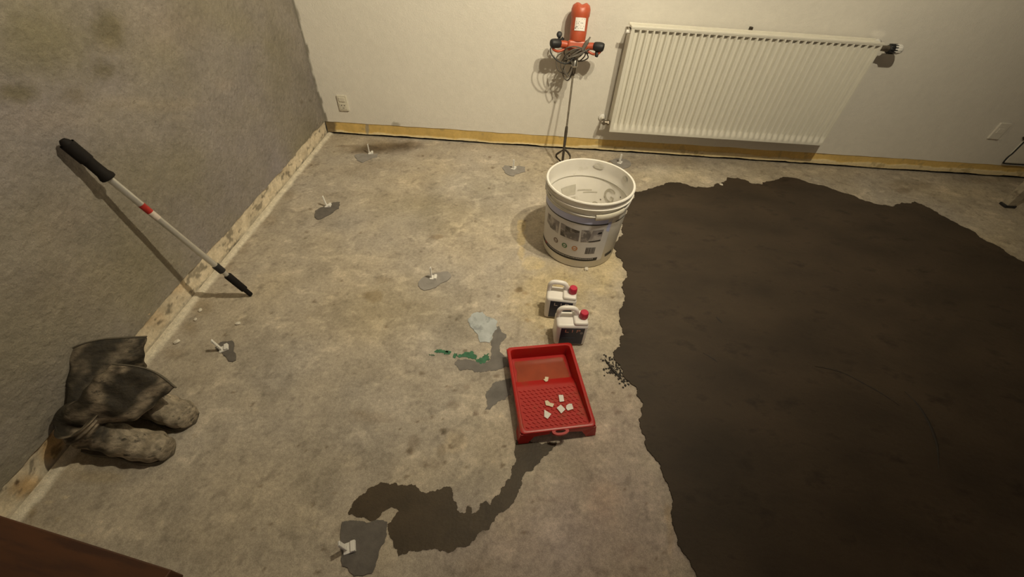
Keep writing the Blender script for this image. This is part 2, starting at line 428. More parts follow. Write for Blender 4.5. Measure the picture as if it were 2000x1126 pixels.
# left wall: cement plaster with olive damp clouds, above a raw mortar strip
def lproj(x, y):
    p = on_left(x, y); return (p.y, p.z)
LWALL_SPOTS = [
    (60, 80, 140, 95, (.80, .80, .60), .9, .9, 'm'), (215, 60, 44, 48, (.64, .62, .46), .9, .8, 'm'), (205, 140, 34, 30, (.58, .56, .40), .9, .8, 'm'), (40, 185, 54, 24, (.62, .60, .42), .9, .8, 'm'), (150, 185, 30, 22, (.78, .74, .62), .7, .8, 'm'),
    (330, 50, 80, 60, (1.12, 1.07, 1.05), .7, .9, 'm'), (205, 90, 30, 24, (1.22, 1.2, 1.15), .7, .8, 'm'), (300, 205, 120, 18, (1.16, 1.12, 1.04), .7, .8, 'm'), (345, 230, 22, 8, (1.2, 1.18, 1.12), .7, .8, 'm'),
    (440, 165, 22, 16, (1.18, 1.14, 1.1), .7, .8, 'm'), (470, 60, 40, 40, (.96, .96, .84), .6, .9, 'm'), (540, 110, 50, 80, (.92, .92, .78), .6, .9, 'm'), (100, 235, 120, 30, (1.16, 1.12, 1.05), .7, .9, 'm'),
    (300, 330, 120, 70, (.94, .94, .80), .6, .9, 'm'), (420, 340, 80, 70, (.95, .95, .84), .6, .9, 'm'),
    (120, 430, 80, 60, (1.06, 1.02, 1.0), .6, .9, 'm'), (130, 560, 120, 80, (1.05, 1.02, 1.02), .6, .9, 'm'),
    (590, 200, 5, 4, (.6, .56, .5), .8, .5, 'm'), (606, 196, 4, 3, (.6, .56, .5), .8, .5, 'm'),
]
def lw_col(U, V):
    col = np.zeros(U.shape + (3,)) + np.array([.232, .207, .176])
    k = 1 + (fbm(U, V, 1.6, 5, 2) - .5) * .34 + (fbm(U, V, 8, 5, 6) - .5) * .28 + (fbm(U, V * 1.8, 26, 4, 8) - .5) * .24
    col *= k[..., None]
    t = fbm(U, V, 2.2, 4, 12) - .5
    col[..., 2] *= 1 - t * .5; col[..., 0] *= 1 + t * .02
    return blots(U, V, col, LWALL_SPOTS, lproj, 300)
def lw_disp(U, V):
    d = np.zeros(U.shape + (3,))
    arcs = np.abs(((fbm(U, V, 9, 4, 14) * 9) % 1) - .5)
    d[..., 0] = (fbm(U, V, 5, 4, 15) - .5) * .010 + (.5 - arcs) * .0036
    return d
SH = 0.092
bot = lambda U: SH + (fbm(U, U * 0, 7, 4, 18) - .5) * .022
def lw_place(U, V):
    z = np.where(V < SH + .04, V, V)
    zb = bot(U)
    z = zb + (V - SH) * (ZC - zb) / (ZC - SH)
    return np.stack([U * 0 + XL - .002, U, z], -1)
ly = np.concatenate([lines(YF, 0, .1), lines(.01, 2.736, .009), [YB + .004]])
lz = np.concatenate([lines(SH, 1.3, .009), lines(1.35, ZC, .1), [ZC]])
lw = grid('wall_left', ly, lz, lw_place, lw_col, M_lwall, lw_disp); tag(lw, kind='structure')
STRIP_SPOTS = [(240, 690, 20, 40, (1.0, .82, .6), .6, .8, 'm'), (300, 620, 30, 26, (1.05, .9, .74), .5, .8, 'm'), (60, 950, 40, 26, (.9, .66, .36), .7, .8, 'm'), (110, 870, 30, 36, (.95, .7, .36), .8, .8, 'm'), (36, 942, 6, 6, (.2, .16, .12), .9, .4, 'm'),
               (350, 560, 20, 16, (1.05, .88, .7), .5, .8, 'm'), (560, 335, 14, 14, (.8, .76, .7), .6, .8, 'm')]
def st_col(U, V):
    col = np.zeros(U.shape + (3,)) + np.array([.63, .54, .40])
    k = 1 + (fbm(U, V, 6, 4, 22) - .5) * .4 + (fbm(U, V, 30, 4, 24) - .5) * .5
    col *= k[..., None]
    s = sstep(fbm(U, V * 2, 28, 3, 26), .63, .70); col *= (1 - .55 * s)[..., None]
    return blots(U, V, col, STRIP_SPOTS, lproj, 400)
def st_disp(U, V):
    d = np.zeros(U.shape + (3,)); d[..., 0] = (fbm(U, V, 16, 5, 28) - .5) * .020 - .002; return d
st = grid('trim_1', lines(YF, YB + .004, .006), np.linspace(-.01, SH + .018, 20),
          lambda U, V: np.stack([U * 0 + XL - .006, U, V], -1), st_col, M_strip, st_disp); tag(st, 'rough pale mortar strip along the foot of the left wall', None, kind='structure')

# back wall: white textured paper above a yellow strip
def bproj(x, y):
    p = on_back(x, y); return (p.x, p.z)
def bw_col(U, V):
    col = np.zeros(U.shape + (3,)) + np.array([.70, .665, .60])
    k = 1 + (fbm(U, V, 1.2, 4, 33) - .5) * .07 + (fbm(U, V, 20, 4, 34) - .5) * .05
    col *= k[..., None]
    # ragged edge of cement smeared over the paper at the corner
    e = XL + .012 + (fbm(V, V * 0 + 5, 12, 4, 36) - .5) * .035
    w = 1 - sstep(U, e - .003, e + .004)
    col = col * (1 - w[..., None]) + np.array([.25, .23, .19]) * w[..., None]
    return blots(U, V, col, [(773, 244, 9, 7, (.40, .37, .31), .9, .3, 'c'), (1716, 66, 16, 9, (1.2, 1.2, 1.2), .8, .5, 'm')], bproj, 500)
def bw_disp(U, V):
    d = np.zeros(U.shape + (3,)); d[..., 1] = (fbm(U, V, 1.5, 4, 38) - .5) * .006 + (fbm(U, V, 60, 2, 39) - .5) * .0012
    return d
def bw_place(U, V):
    zb = SH - .004 + (fbm(U, U * 0 + 2, 10, 4, 41) - .5) * .008
    return np.stack([U, U * 0 + YB, zb + (V - SH) * (ZC - zb) / (ZC - SH)], -1)
bx = np.concatenate([lines(XL - .02, 3.9, .009), lines(4.0, XR, .1), [XR]])
bwl = grid('wall_back', bx, lz, bw_place, bw_col, M_bwall, bw_disp); tag(bwl, kind='structure')
GAP = .014
YEL_SPOTS = [(645, 250, 14, 16, (.16, .115, .06), .95, .3, 'c'), (717, 253, 4, 12, (.30, .27, .22), .8, .4, 'c'), (760, 243, 40, 3, (.52, .48, .38), .8, .5, 'c')]
def ye_col(U, V):
    col = np.zeros(U.shape + (3,)) + np.array([.62, .43, .145])
    k = 1 + (fbm(U, V, 3, 4, 43) - .5) * .3 + (fbm(U, V * .3, 25, 4, 44) - .5) * .25
    col *= k[..., None]
    # bare pale lip along the lower edge
    e = GAP + .006 + (fbm(U, U * 0 + 7, 8, 5, 46) - .40) * .035 + .016 * sstep(U, .3, .6)
    w = (1 - sstep(V, e - .002, e + .003)) * .8
    col = col * (1 - w[..., None]) + np.array([.74, .63, .40]) * w[..., None]
    f = fbm(U, V, 18, 4, 48); s = sstep(f, .66, .70); col = col * (1 - s[..., None] * .6) + np.array([.40, .30, .13]) * s[..., None] * .6
    return blots(U, V, col, YEL_SPOTS, bproj, 600)
def ye_place(U, V):
    zb = GAP + (fbm(U, U * 0 + 9, 7, 5, 49) - .5) * .016
    zt = SH + .010
    t = (V - GAP) / (SH - GAP)
    return np.stack([U, U * 0 + YB + .004, zb + t * (zt - zb)], -1)
def ye_disp(U, V):
    d = np.zeros(U.shape + (3,))
    e = GAP + .006 + (fbm(U, U * 0 + 7, 8, 5, 46) - .40) * .035 + .016 * sstep(U, .3, .6)
    d[..., 1] = (fbm(U, V, 12, 4, 50) - .5) * .004 - .004 * (1 - sstep(V, e - .003, e + .002))
    return d
ye = grid('trim_2', lines(XL, XR, .006), np.linspace(GAP, SH, 16), ye_place, ye_col, M_yel, ye_disp); tag(ye, 'yellow painted strip where the back skirting board was removed', None, kind='structure')
bm = bmesh.new(); box(bm, XL, XR, YB + .022, YB + .06, -.06, .05)
g = obj('trim_3', bm, M_dark); tag(g, 'dark open gap under the back wall', None, kind='structure')

def plain_wall(name, corners, m):
    bm = bmesh.new(); bm.faces.new([bm.verts.new(c) for c in corners]); return tag(obj(name, bm, m), kind='structure')
plain_wall('wall_right', [(XR, YF, 0), (XR, YB, 0), (XR, YB, ZC), (XR, YF, ZC)], M_plain)
plain_wall('wall_front', [(XL, YF, 0), (XR, YF, 0), (XR, YF, ZC), (XL, YF, ZC)], M_plain)
plain_wall('ceiling', [(XL, YF, ZC), (XR, YF, ZC), (XR, YB, ZC), (XL, YB, ZC)], M_ceil)

# ------------------------------------------------------------------ wet screed, stains and mortar dabs on the floor
def screed_mat():
    m = mat('wet_screed', (.047, .0325, .0205), .62, noise=.30, nscale=3.5, fine=.12, bump=.45, bscale=40, dirt=(.024, .016, .010), dscale=7, dlo=.54, dhi=.70, stretch=(1, 1.7, 1), spec=.35)
    return m
M_screed = screed_mat()
M_groove = mat('screed_groove', (.020, .015, .011), .7, noise=.2)
SCREED = [(1240, 375), (1262, 372), (1278, 366), (1300, 358), (1325, 357), (1345, 363), (1370, 366), (1395, 361), (1408, 358), (1420, 347), (1440, 348), (1465, 358), (1488, 361), (1512, 353), (1530, 346), (1560, 350), (1600, 362),
          (1640, 375), (1680, 390), (1720, 401), (1745, 405), (1760, 396), (1785, 394), (1810, 405), (1850, 427), (1900, 452), (1935, 475), (1965, 494), (2000, 512), (2080, 560), (2150, 640), (2300, 800), (2300, 1000), (2300, 1200), (2300, 1400), (2000, 1400), (1700, 1400), (1480, 1400), (1440, 1300), (1400, 1200), (1370, 1140), (1357, 1115), (1340, 1085), (1323, 1063), (1316, 1028), (1310, 998), (1312, 968), (1299, 938), (1290, 908), (1271, 886), (1260, 852), (1249, 832), (1254, 808), (1256, 787), (1243, 757), (1221, 739), (1203, 708),
          (1199, 695), (1212, 678), (1219, 653), (1213, 636), (1215, 599), (1219, 574), (1217, 550), (1225, 540), (1219, 524), (1206, 503), (1204, 490), (1207, 470), (1214, 445), (1219, 420), (1226, 395)]
sc = slab('wet_screed', SCREED, M_screed, h=.004, jit=.19, it=5, seed=3)
tag(sc, 'large dark wet layer of fresh floor screed covering the right side of the floor', 'screed')
def ribbon(name, px, w, m, parent, z=.0046, jit=.003):
    P = smoothpath([at(x, y) for x, y in px], 7)
    bm = bmesh.new(); prev = None
    n = len(P)
    for i, p in enumerate(P):
        d = (P[min(i + 1, n - 1)] - P[max(i - 1, 0)]).normalized(); s = Vector((-d.y, d.x, 0))
        ww = w * math.sin(PI * (i + .3) / (n + .2)) * random.uniform(.6, 1.1) + .0004
        a = bm.verts.new((p.x + s.x * ww, p.y + s.y * ww, z)); b = bm.verts.new((p.x - s.x * ww, p.y - s.y * ww, z))
        a2 = bm.verts.new((p.x, p.y, z + .0012))
        if prev:
            bm.faces.new((prev[0], a, a2, prev[2])); bm.faces.new((prev[2], a2, b, prev[1]))
        prev = (a, b, a2)
    return obj(name, bm, m, parent)
for px, w in [([(1590, 716), (1640, 727), (1690, 752), (1725, 772), (1755, 793)], .0040), ([(1765, 765), (1790, 790), (1812, 825), (1828, 868), (1831, 915)], .0060), ([(1372, 690), (1390, 700), (1400, 708)], .003),
              ([(1398, 620), (1410, 632)], .005), ([(1180, 700), (1195, 720), (1215, 742)], .004)]:
    ribbon('trowel_mark', px, w, M_groove, sc)
# crumbs of screed dragged past the ragged edge
bm = bmesh.new()
for k in range(140):
    t = random.random(); x = 1182 + 42 * t + random.gauss(0, 6); y = 700 + 46 * t + random.gauss(0, 7)
    p = at(x, y); r = random.uniform(.0015, .005)
    t_ = bmesh.new(); bmesh.ops.create_icosphere(t_, subdivisions=1, radius=r)
    join(bm, t_, Matrix.Translation((p.x, p.y, .0005)) @ Matrix.Diagonal((1, random.uniform(.6, 1.6), .4, 1)))
o = obj('screed_crumbs', bm, M_groove, sc); o['kind'] = 'stuff'; 

M_wet = mat('wet_concrete', (.064, .046, .027), .5, noise=.22, nscale=14, fine=.12, bump=.2, bscale=120, dirt=(.034, .025, .015), dscale=14, dlo=.58, dhi=.70, spec=.3)
def z3(l): return [(640 + x * .4762, 590 + y * .4762) for x, y in l]
WET = z3([(85, 870), (100, 830), (140, 790), (190, 755), (240, 740), (310, 750), (370, 760), (440, 775), (490, 755), (510, 762), (513, 800), (530, 850), (560, 865), (575, 832), (590, 840), (590, 866), (608, 862), (625, 825), (650, 808), (668, 830), (700, 790), (730, 740), (755, 700)]) + \
    [(1000, 910), (1007, 902), (1007, 858), (1030, 852), (1087, 860), (1079, 877), (1068, 888), (1057, 896), (1050, 906), (1030, 920), (1018, 938), (1013, 955), (1009, 970)] + \
    z3([(730, 850), (680, 900), (620, 945), (590, 980), (540, 1003), (460, 1020), (370, 1022), (340, 1016), (325, 1030), (290, 1040), (270, 1000), (250, 950), (245, 910), (268, 884), (295, 855), (270, 842), (225, 858), (205, 885), (185, 900), (168, 893), (150, 880), (110, 875)])
o = slab('wet_stain', WET, M_wet, h=.0006, jit=.2, it=5, seed=5); tag(o, 'dark brown wet stain curving over the floor from the red paint tray', 'stain')
M_grey = mat('grey_mortar', (.255, .235, .215), .8, noise=.12, nscale=30, fine=.08, bump=.3, bscale=80)
M_greydk = mat('damp_grey_mortar', (.118, .104, .092), .75, noise=.16, nscale=40, fine=.1, bump=.3, bscale=80)
M_spill = mat('pale_blue_paint', (.42, .45, .46), .45, noise=.14, nscale=18, bump=.1, bscale=60, dirt=(.26, .28, .29), dscale=16)
M_wetgrey = mat('damp_grey_concrete', (.150, .137, .125), .6, noise=.2, nscale=25, fine=.1)
M_green = mat('green_paint', (.03, .14, .07), .5, noise=.3, nscale=60)
o = slab('paint_spill', z3([(575, 70), (590, 50), (635, 40), (660, 60), (695, 75), (695, 110), (675, 140), (665, 165), (625, 165), (615, 130), (585, 100)]), M_spill, h=.0014, jit=.14, seed=8); tag(o, 'pale blue-white dried paint spill on the floor left of the canisters', 'paint spill')
o = slab('damp_patch', z3([(690, 100), (705, 98), (712, 118), (733, 130), (715, 160), (720, 215), (745, 238), (750, 268), (700, 275), (650, 285), (600, 285), (545, 280), (520, 255), (530, 235), (580, 235), (620, 245), (655, 243), (668, 200), (668, 165), (680, 140)]), M_wetgrey, h=.0005, jit=.2, seed=9); tag(o, 'grey damp patch between the pale paint spill and the red tray', 'stain')
o = slab('damp_patch', z3([(752, 312), (720, 318), (690, 325), (650, 365), (655, 400), (645, 440), (665, 440), (700, 405), (752, 380)]), M_wetgrey, h=.0005, jit=.2, seed=10); tag(o, 'small dark damp patch touching the left side of the red tray', 'stain')
gp = slab('green_paint_smear', z3([(560, 205), (590, 200), (605, 215), (612, 235), (640, 210), (662, 210), (665, 232), (645, 250), (620, 246), (600, 232), (560, 226), (530, 222), (545, 212)]), M_green, h=.0009, jit=.35, it=5, seed=12)
tag(gp, 'green paint smear on the floor between the pale spill and the damp patch', 'paint smear')
for k, pts in enumerate([[(440, 205), (455, 195), (480, 196), (505, 208), (490, 214), (460, 208)], [(415, 212), (430, 214), (440, 218), (425, 220)], [(515, 215), (530, 210), (540, 220), (525, 226)], [(480, 200), (495, 202), (488, 206)]]):
    slab('paint_fleck', z3(pts), M_green, h=.0008, jit=.4, it=3, seed=20 + k, parent=gp)

def z2(l): return [(600 + x * .3108, 250 + y * .3108) for x, y in l]
def z4(l): return [(360 + x * .1243, 600 + y * .1243) for x, y in l]
PATCHES = [
    ([(693, 303), (705, 300), (722, 302), (738, 300), (736, 307), (722, 311), (708, 318), (698, 314)], M_grey, 'grey mortar dab in the dark stain near the back left corner'),
    (z2([(1225, 250), (1240, 235), (1270, 238), (1300, 245), (1330, 238), (1370, 245), (1370, 275), (1330, 287), (1310, 290), (1300, 302), (1275, 300), (1240, 280)]), M_grey, 'grey mortar dab on the floor left of the bucket near the back wall'),
    (z2([(47, 545), (50, 520), (85, 500), (120, 490), (160, 470), (205, 465), (200, 505), (150, 540), (110, 560), (70, 577), (55, 570)]), M_greydk, 'dark grey mortar dab on the floor right of the pole'),
    (z2([(697, 970), (720, 945), (760, 925), (800, 910), (850, 903), (885, 903), (905, 930), (880, 960), (830, 985), (800, 1005), (740, 1022), (710, 1010)]), M_grey, 'oval grey mortar dab in the middle of the floor'),
    (z4([(500, 600), (540, 585), (570, 550), (680, 542), (760, 525), (790, 600), (775, 690), (815, 770), (812, 830), (760, 858), (700, 848), (670, 790), (620, 760), (580, 700), (500, 660)]), M_greydk, 'small dark mortar dab on the floor right of the boots'),
    (z3([(60, 900), (110, 895), (160, 905), (210, 893), (245, 900), (243, 950), (215, 1010), (197, 1080), (180, 1112), (110, 1122), (85, 1090), (60, 1080), (52, 1000)]), M_greydk, 'large grey mortar dab at the left end of the wet stain'),
    ([(1190, 314), (1202, 310), (1222, 311), (1232, 318), (1230, 325), (1215, 330), (1200, 326)], M_grey, 'grey mortar dab behind the right rim of the bucket'),
]
for k, (px, m, lab) in enumerate(PATCHES):
    o = slab('mortar_dab', px, m, h=.0028, jit=.10, it=4, seed=30 + k); tag(o, lab, 'mortar', 'grey mortar dabs under the levelling pins')

# ------------------------------------------------------------------ levelling pins
M_white = mat('white_plastic', (.74, .72, .68), .45, noise=.03, nscale=30)
M_cream = mat('aged_white_plastic', (.64, .60, .50), .5, noise=.05, nscale=30)
def make_pin():
    t = thing('levelling_pin', 'pin', 'levelling pin', group='white levelling pins standing in the mortar dabs')
    bm = bmesh.new(); box(bm, -.012, .014, -.011, .011, 0, .004, .001); box(bm, .004, .014, -.011, .011, .004, .009, .001)
    obj('base', bm, M_white, t)
    bm = bmesh.new(); box(bm, -.006, -.0035, -.0045, .0045, .004, .050, .0006)
    for k in range(6): box(bm, -.0085, -.003, -.005, .005, .011 + k * .0068, .0128 + k * .0068, .0004)
    obj('toothed_strip', bm, M_white, t)
    return t
pin0 = make_pin()
PINS = [(724, 300, .3, 'white levelling pin standing in the dark stain near the back left corner'), (1003, 330, 1.2, 'white levelling pin on the floor left of the bucket near the back wall'),
        (641, 403, .1, 'white levelling pin on the dark dab right of the pole'), (846, 543, .05, 'white levelling pin on the oval dab in the middle of the floor'),
        (438, 682, .5, 'white levelling pin standing on the small dark dab beside the boots'), (683, 1070, .35, 'white levelling pin at the left end of the wet stain in front'),
        (1210, 319, 1.0, 'white levelling pin standing behind the right rim of the bucket')]
for i, (x, y, rz, lab) in enumerate(PINS):
    if i == 0: t = pin0
    else:
        t = pin0.copy(); C.objects.link(t)
        for ch in list(pin0.children):
            c = ch.copy(); C.objects.link(c); c.parent = t
    p = at(x, y); t.location = (p.x, p.y, .0024); t.scale = (1.25, 1.25, 1.3); t.rotation_euler = (0, [0, .05, -.1, 0, -.16, -.1, .08][i], rz); t['label'] = lab

# ------------------------------------------------------------------ radiator
def make_radiator():
    X0, X1, Z0, Z1 = .582, 1.965, .196, .780
    YFp, YBk = YB - .125, YB - .032
    M_rad = mat('white_enamel', (.70, .67, .585), .38, noise=.015, nscale=20)
    t = thing('radiator', 'white fluted panel radiator hanging low on the back wall', 'radiator', (X0, YB - .08, Z0))
    W = Matrix.Translation(-Vector((X0, YB - .08, Z0)))
    # fluted front
    n = 36; pitch = (X1 - X0 - .016) / n
    xs = [X0]; kind = [0]
    for k in range(n):
        a = X0 + .008 + k * pitch
        for f, d in ((0.0, 0), (.24, 0), (.40, 1), (.50, 1.15), (.84, 1)): xs.append(a + f * pitch); kind.append(d)
    xs += [X1 - .008, X1]; kind += [0, 0]
    zs = [Z0, Z0 + .010, Z0 + .022, Z0 + .040, Z0 + .055] + list(np.linspace(Z0 + .10, Z1 - .07, 5)) + [Z1 - .030, Z1 - .022, Z1 - .0135, Z1 - .012, Z1]
    fz = [0, 0, .15, .8, 1] + [1] * 5 + [1, 1, 1, 0, 0]
    bm = bmesh.new(); G = []
    for x, k in zip(xs, kind):
        G.append([bm.verts.new(W @ Vector((x, YFp + .0160 * k * f, z))) for z, f in zip(zs, fz)])
    for i in range(len(G) - 1):
        for j in range(len(zs) - 1): bm.faces.new((G[i][j], G[i + 1][j], G[i + 1][j + 1], G[i][j + 1]))
    # returns round the panel edge
    lip = [(X0, Z0), (X1, Z0), (X1, Z1), (X0, Z1)]
    for (xa, za), (xb, zb) in zip(lip, lip[1:] + lip[:1]):
        bm.faces.new([bm.verts.new(W @ Vector(q)) for q in ((xa, YFp, za), (xb, YFp, zb), (xb, YFp + .018, zb), (xa, YFp + .018, za))])
    bmesh.ops.remove_doubles(bm, verts=bm.verts, dist=.0001)
    auto(obj('front_panel', bm, M_rad, t), 50)
    bm = bmesh.new(); box(bm, X0 + .004, X1 - .004, YBk - .014, YBk, Z0 + .004, Z1 - .004, .004, W)
    obj('back_panel', bm, M_rad, t)
    # convector fins between the panels
    bm = bmesh.new()
    for k in range(54):
        x = X0 + .03 + k * (X1 - X0 - .06) / 53
        box(bm, x - .0008, x + .0008, YFp + .022, YBk - .016, Z0 + .05, Z1 - .05, 0, W)
    obj('convector_fins', bm, M_rad, t)
    # top grille: long bars with cross slots
    bm = bmesh.new()
    box(bm, X0 - .003, X1 + .003, YFp - .0015, YFp + .008, Z1 - .008, Z1 + .004, .002, W)
    box(bm, X0 - .003, X1 + .003, YBk - .010, YBk + .002, Z1 - .006, Z1 + .004, .002, W)
    box(bm, X0, X1, YFp + .030, YFp + .060, Z1 - .004, Z1 + .001, .001, W)
    box(bm, X0, X1, YFp + .006, YBk - .006, Z1 - .010, Z1 - .005, 0, W)
    obj('top_grille', bm, M_rad, t)
    for x in (X0, X1):
        bm = bmesh.new()
        s = -1 if x == X0 else 1
        box(bm, x - .0015, x + .0015, YFp + .001, YBk - .002, Z0 + .035, Z1 - .02, 0, W)
        for k in range(3):
            box(bm, x - .003, x + .003, YFp + .014 + k * .022, YFp + .024 + k * .022, Z0 + .06, Z1 - .05, .001, W)
        obj('side_cover', bm, M_rad, t)
    # bleed plug at the upper left, drain plug lower right, wall clip behind the top
    bm = bmesh.new(); tube(bm, [W @ Vector((X0 - .022, YFp + .03, Z1 - .03)), W @ Vector((X0 + .002, YFp + .03, Z1 - .03))], .010, 12)
    obj('bleed_plug', bm, M_white, t)
    bm = bmesh.new(); tube(bm, [W @ Vector((X1 - .002, YFp + .03, Z0 + .03)), W @ Vector((X1 + .014, YFp + .03, Z0 + .03))], .009, 12)
    obj('drain_plug', bm, M_chrome, t)
    p = W @ on_back(1468, 58, .02)
    bm = bmesh.new(); box(bm, p.x - .010, p.x + .004, p.y - .004, p.y + .018, p.z - .02, p.z + .012, .001)
    obj('wall_clip', bm, M_darkmetal, t)
    # lower left lockshield valve with a white mortared pipe stub in the wall
    vx, vy, vz = X0 - .040, YFp + .045, Z0 + .040
    bm = bmesh.new()
    tube(bm, [W @ Vector((X0, vy, vz)), W @ Vector((vx + .012, vy, vz))], .011, 14)
    tube(bm, [W @ Vector((X0 - .004, vy, vz)), W @ Vector((X0 - .016, vy, vz))], .016, 6)
    tube(bm, [W @ Vector((vx + .014, vy, vz)), W @ Vector((vx - .012, vy, vz))], [.013, .011], 14)
    tube(bm, [W @ Vector((vx, vy - .022, vz)), W @ Vector((vx, vy + .030, vz))], [.010, .012], 14)
    v = obj('lower_valve', bm, M_oldmetal, t); v['label'] = 'tarnished metal lower valve'; auto(v, 50)
    bm = bmesh.new(); tube(bm, [W @ Vector((vx, vy + .028, vz)), W @ Vector((vx, YB - .005, vz))], .0085, 12)
    obj('pipe', bm, M_rad, v)
    bm = bmesh.new(); lathe(bm, [(0, .006), (.020, .006), (.024, .007), (.018, .011), (0, .013)], 16, W @ axisM((vx, YB + .002, vz), (0, -1, 0)))
    obj('pipe_collar', bm, M_white, v, True)
    # upper right valve body with black ring and white ribbed thermostat head
    hx, hy, hz = X1 + .045, YFp + .050, Z1 - .032
    bm = bmesh.new()
    tube(bm, [W @ Vector((X1 - .002, hy, hz)), W @ Vector((hx, hy, hz)), W @ Vector((hx + .030, hy - .003, hz))], [.012, .014, .016], 14)
    tube(bm, [W @ Vector((X1 + .004, hy, hz)), W @ Vector((X1 + .018, hy, hz))], .018, 6)
    tube(bm, [W @ Vector((hx, hy, hz)), W @ Vector((hx, hy + .040, hz))], .013, 14)
    v = obj('upper_valve', bm, M_oldmetal, t); v['label'] = 'grey metal upper valve'; auto(v, 50)
    bm = bmesh.new(); tube(bm, [W @ Vector((hx, hy + .035, hz)), W @ Vector((hx, YB - .005, hz))], .009, 12)
    obj('pipe', bm, M_rad, v)
    bm = bmesh.new(); lathe(bm, [(0, .006), (.026, .006), (.030, .008), (.020, .014), (0, .016)], 16, W @ axisM((hx, YB + .002, hz), (0, -1, 0)))
    obj('pipe_collar', bm, M_white, v, True)
    A = W @ axisM((hx + .028, hy - .003, hz), (1, 0, 0))
    bm = bmesh.new(); lathe(bm, [(0, 0), (.017, 0), (.023, .006), (.023, .026), (.019, .030), (0, .030)], 18, A)
    for k in range(12):
        a = 2 * PI * k / 12
        tube(bm, [A @ Vector((.023 * math.cos(a), .023 * math.sin(a), .004)), A @ Vector((.023 * math.cos(a), .023 * math.sin(a), .040))], .003, 6)
    o = obj('valve_ring', bm, M_black, v); o['label'] = 'black slotted ring'; auto(o, 50)
    bm = bmesh.new(); lathe(bm, [(0, .026), (.020, .026), (.0235, .034), (.0245, .060), (.021, .072), (.012, .077), (0, .078)], 24, A)
    for k in range(14):
        a = 2 * PI * k / 14
        tube(bm, [A @ Vector((.0235 * math.cos(a), .0235 * math.sin(a), .036)), A @ Vector((.0235 * math.cos(a), .0235 * math.sin(a), .062)), A @ Vector((.018 * math.cos(a), .018 * math.sin(a), .072))], .0018, 6)
    o = obj('thermostat_head', bm, M_white, v); o['label'] = 'white ribbed thermostat head'; auto(o, 50)
M_chrome = mat('chrome', (.62, .60, .56), .25, 1.0, noise=.04)
M_oldmetal = mat('tarnished_metal', (.22, .19, .15), .42, .85, noise=.2, nscale=60)
M_darkmetal = mat('dark_metal', (.06, .045, .03), .5, .6, noise=.2, nscale=60)
M_black = mat('black_rubber', (.016, .016, .017), .55, noise=.15, nscale=50)
make_radiator()

# ------------------------------------------------------------------ socket, blank box, connection box and post on the back wall
def make_socket():
    a = on_back(657, 187); b = on_back(683, 216)
    x0, x1, z0, z1 = -1.198, -1.136, .172, .270
    t = thing('wall_socket', 'small white upright power socket on the back wall near the left corner', 'socket', ((x0 + x1) / 2, YB, z0))
    W = Matrix.Translation(-Vector(((x0 + x1) / 2, YB, z0)))
    bm = bmesh.new(); box(bm, x0, x1, YB - .011, YB + .002, z0, z1, .002, W); obj('cover_frame', bm, M_cream, t)
    bm = bmesh.new(); box(bm, x0 + .008, x1 - .008, YB - .014, YB - .010, z0 + .010, z0 + .050, .001, W)
    box(bm, x0 + .012, x1 - .012, YB - .016, YB - .010, z0 + .060, z1 - .012, .0015, W); obj('socket_insert', bm, M_cream, t)
    bm = bmesh.new(); cx = (x0 + x1) / 2
    for s in (-1, 1): tube(bm, [W @ Vector((cx + s * .0095, YB - .0145, z0 + .036)), W @ Vector((cx + s * .0095, YB - .0135, z0 + .036))], .0032, 10)
    box(bm, cx - .006, cx + .006, YB - .0145, YB - .0135, z0 + .018, z0 + .021, 0, W)
    obj('pin_holes', bm, M_black, t)
make_socket()
M_wallwhite = mat('painted_plate', (.70, .665, .59), .6, noise=.03)
p = Vector((3.118, YB, .262))
t = thing('blank_wall_plate', 'white painted blank plate on the back wall right of the radiator', 'wall plate', p)
bm = bmesh.new(); box(bm, -.035, .038, -.008, .004, .0, .105, .003); obj('plate', bm, M_wallwhite, t)
bm = bmesh.new(); box(bm, -.018, .018, -.010, -.006, .038, .070, .002); obj('centre_cover', bm, M_wallwhite, t)
p = Vector((3.325, YB, .112))
t = thing('connection_box', 'white wall box with dark outlined edge above the skirting strip at far right', 'box', p)
bm = bmesh.new(); box(bm, 0, .34, -.014, .004, 0, .152, .004); obj('cover', bm, M_wallwhite, t)
bm = bmesh.new(); tube(bm, smoothpath([(0.0, -.012, .150), (-.004, -.013, .07), (-.012, -.014, .045), (-.010, -.015, .008), (.01, -.016, -.004), (.15, -.016, -.005), (.34, -.016, -.005)], 5), .0045, 8)
obj('dark_edge_line', bm, M_black, t)  # black tube drawing the dark line along the left and lower edge
bm = bmesh.new(); tube(bm, smoothpath([(-.030, -.010, .178), (.0, -.012, .160), (.10, -.012, .158), (.34, -.012, .158)], 5), .005, 8)
obj('dark_top_line', bm, M_darkmetal, t)  # dark tube drawing the line along the upper edge
M_post = mat('grimy_beige_paint', (.36, .315, .24), .7, noise=.15, nscale=30, dirt=(.18, .15, .11), dscale=22)
p = at(1966, 402)
t = thing('floor_post', 'pale square post rising from the floor at the right edge with a black foot', 'post', p)
bm = bmesh.new(); box(bm, -.026, .026, -.022, .022, .012, 1.0, .003); obj('post', bm, M_post, t)
bm = bmesh.new(); box(bm, -.034, .034, -.026, .024, 0, .016, .003); obj('foot', bm, M_black, t)

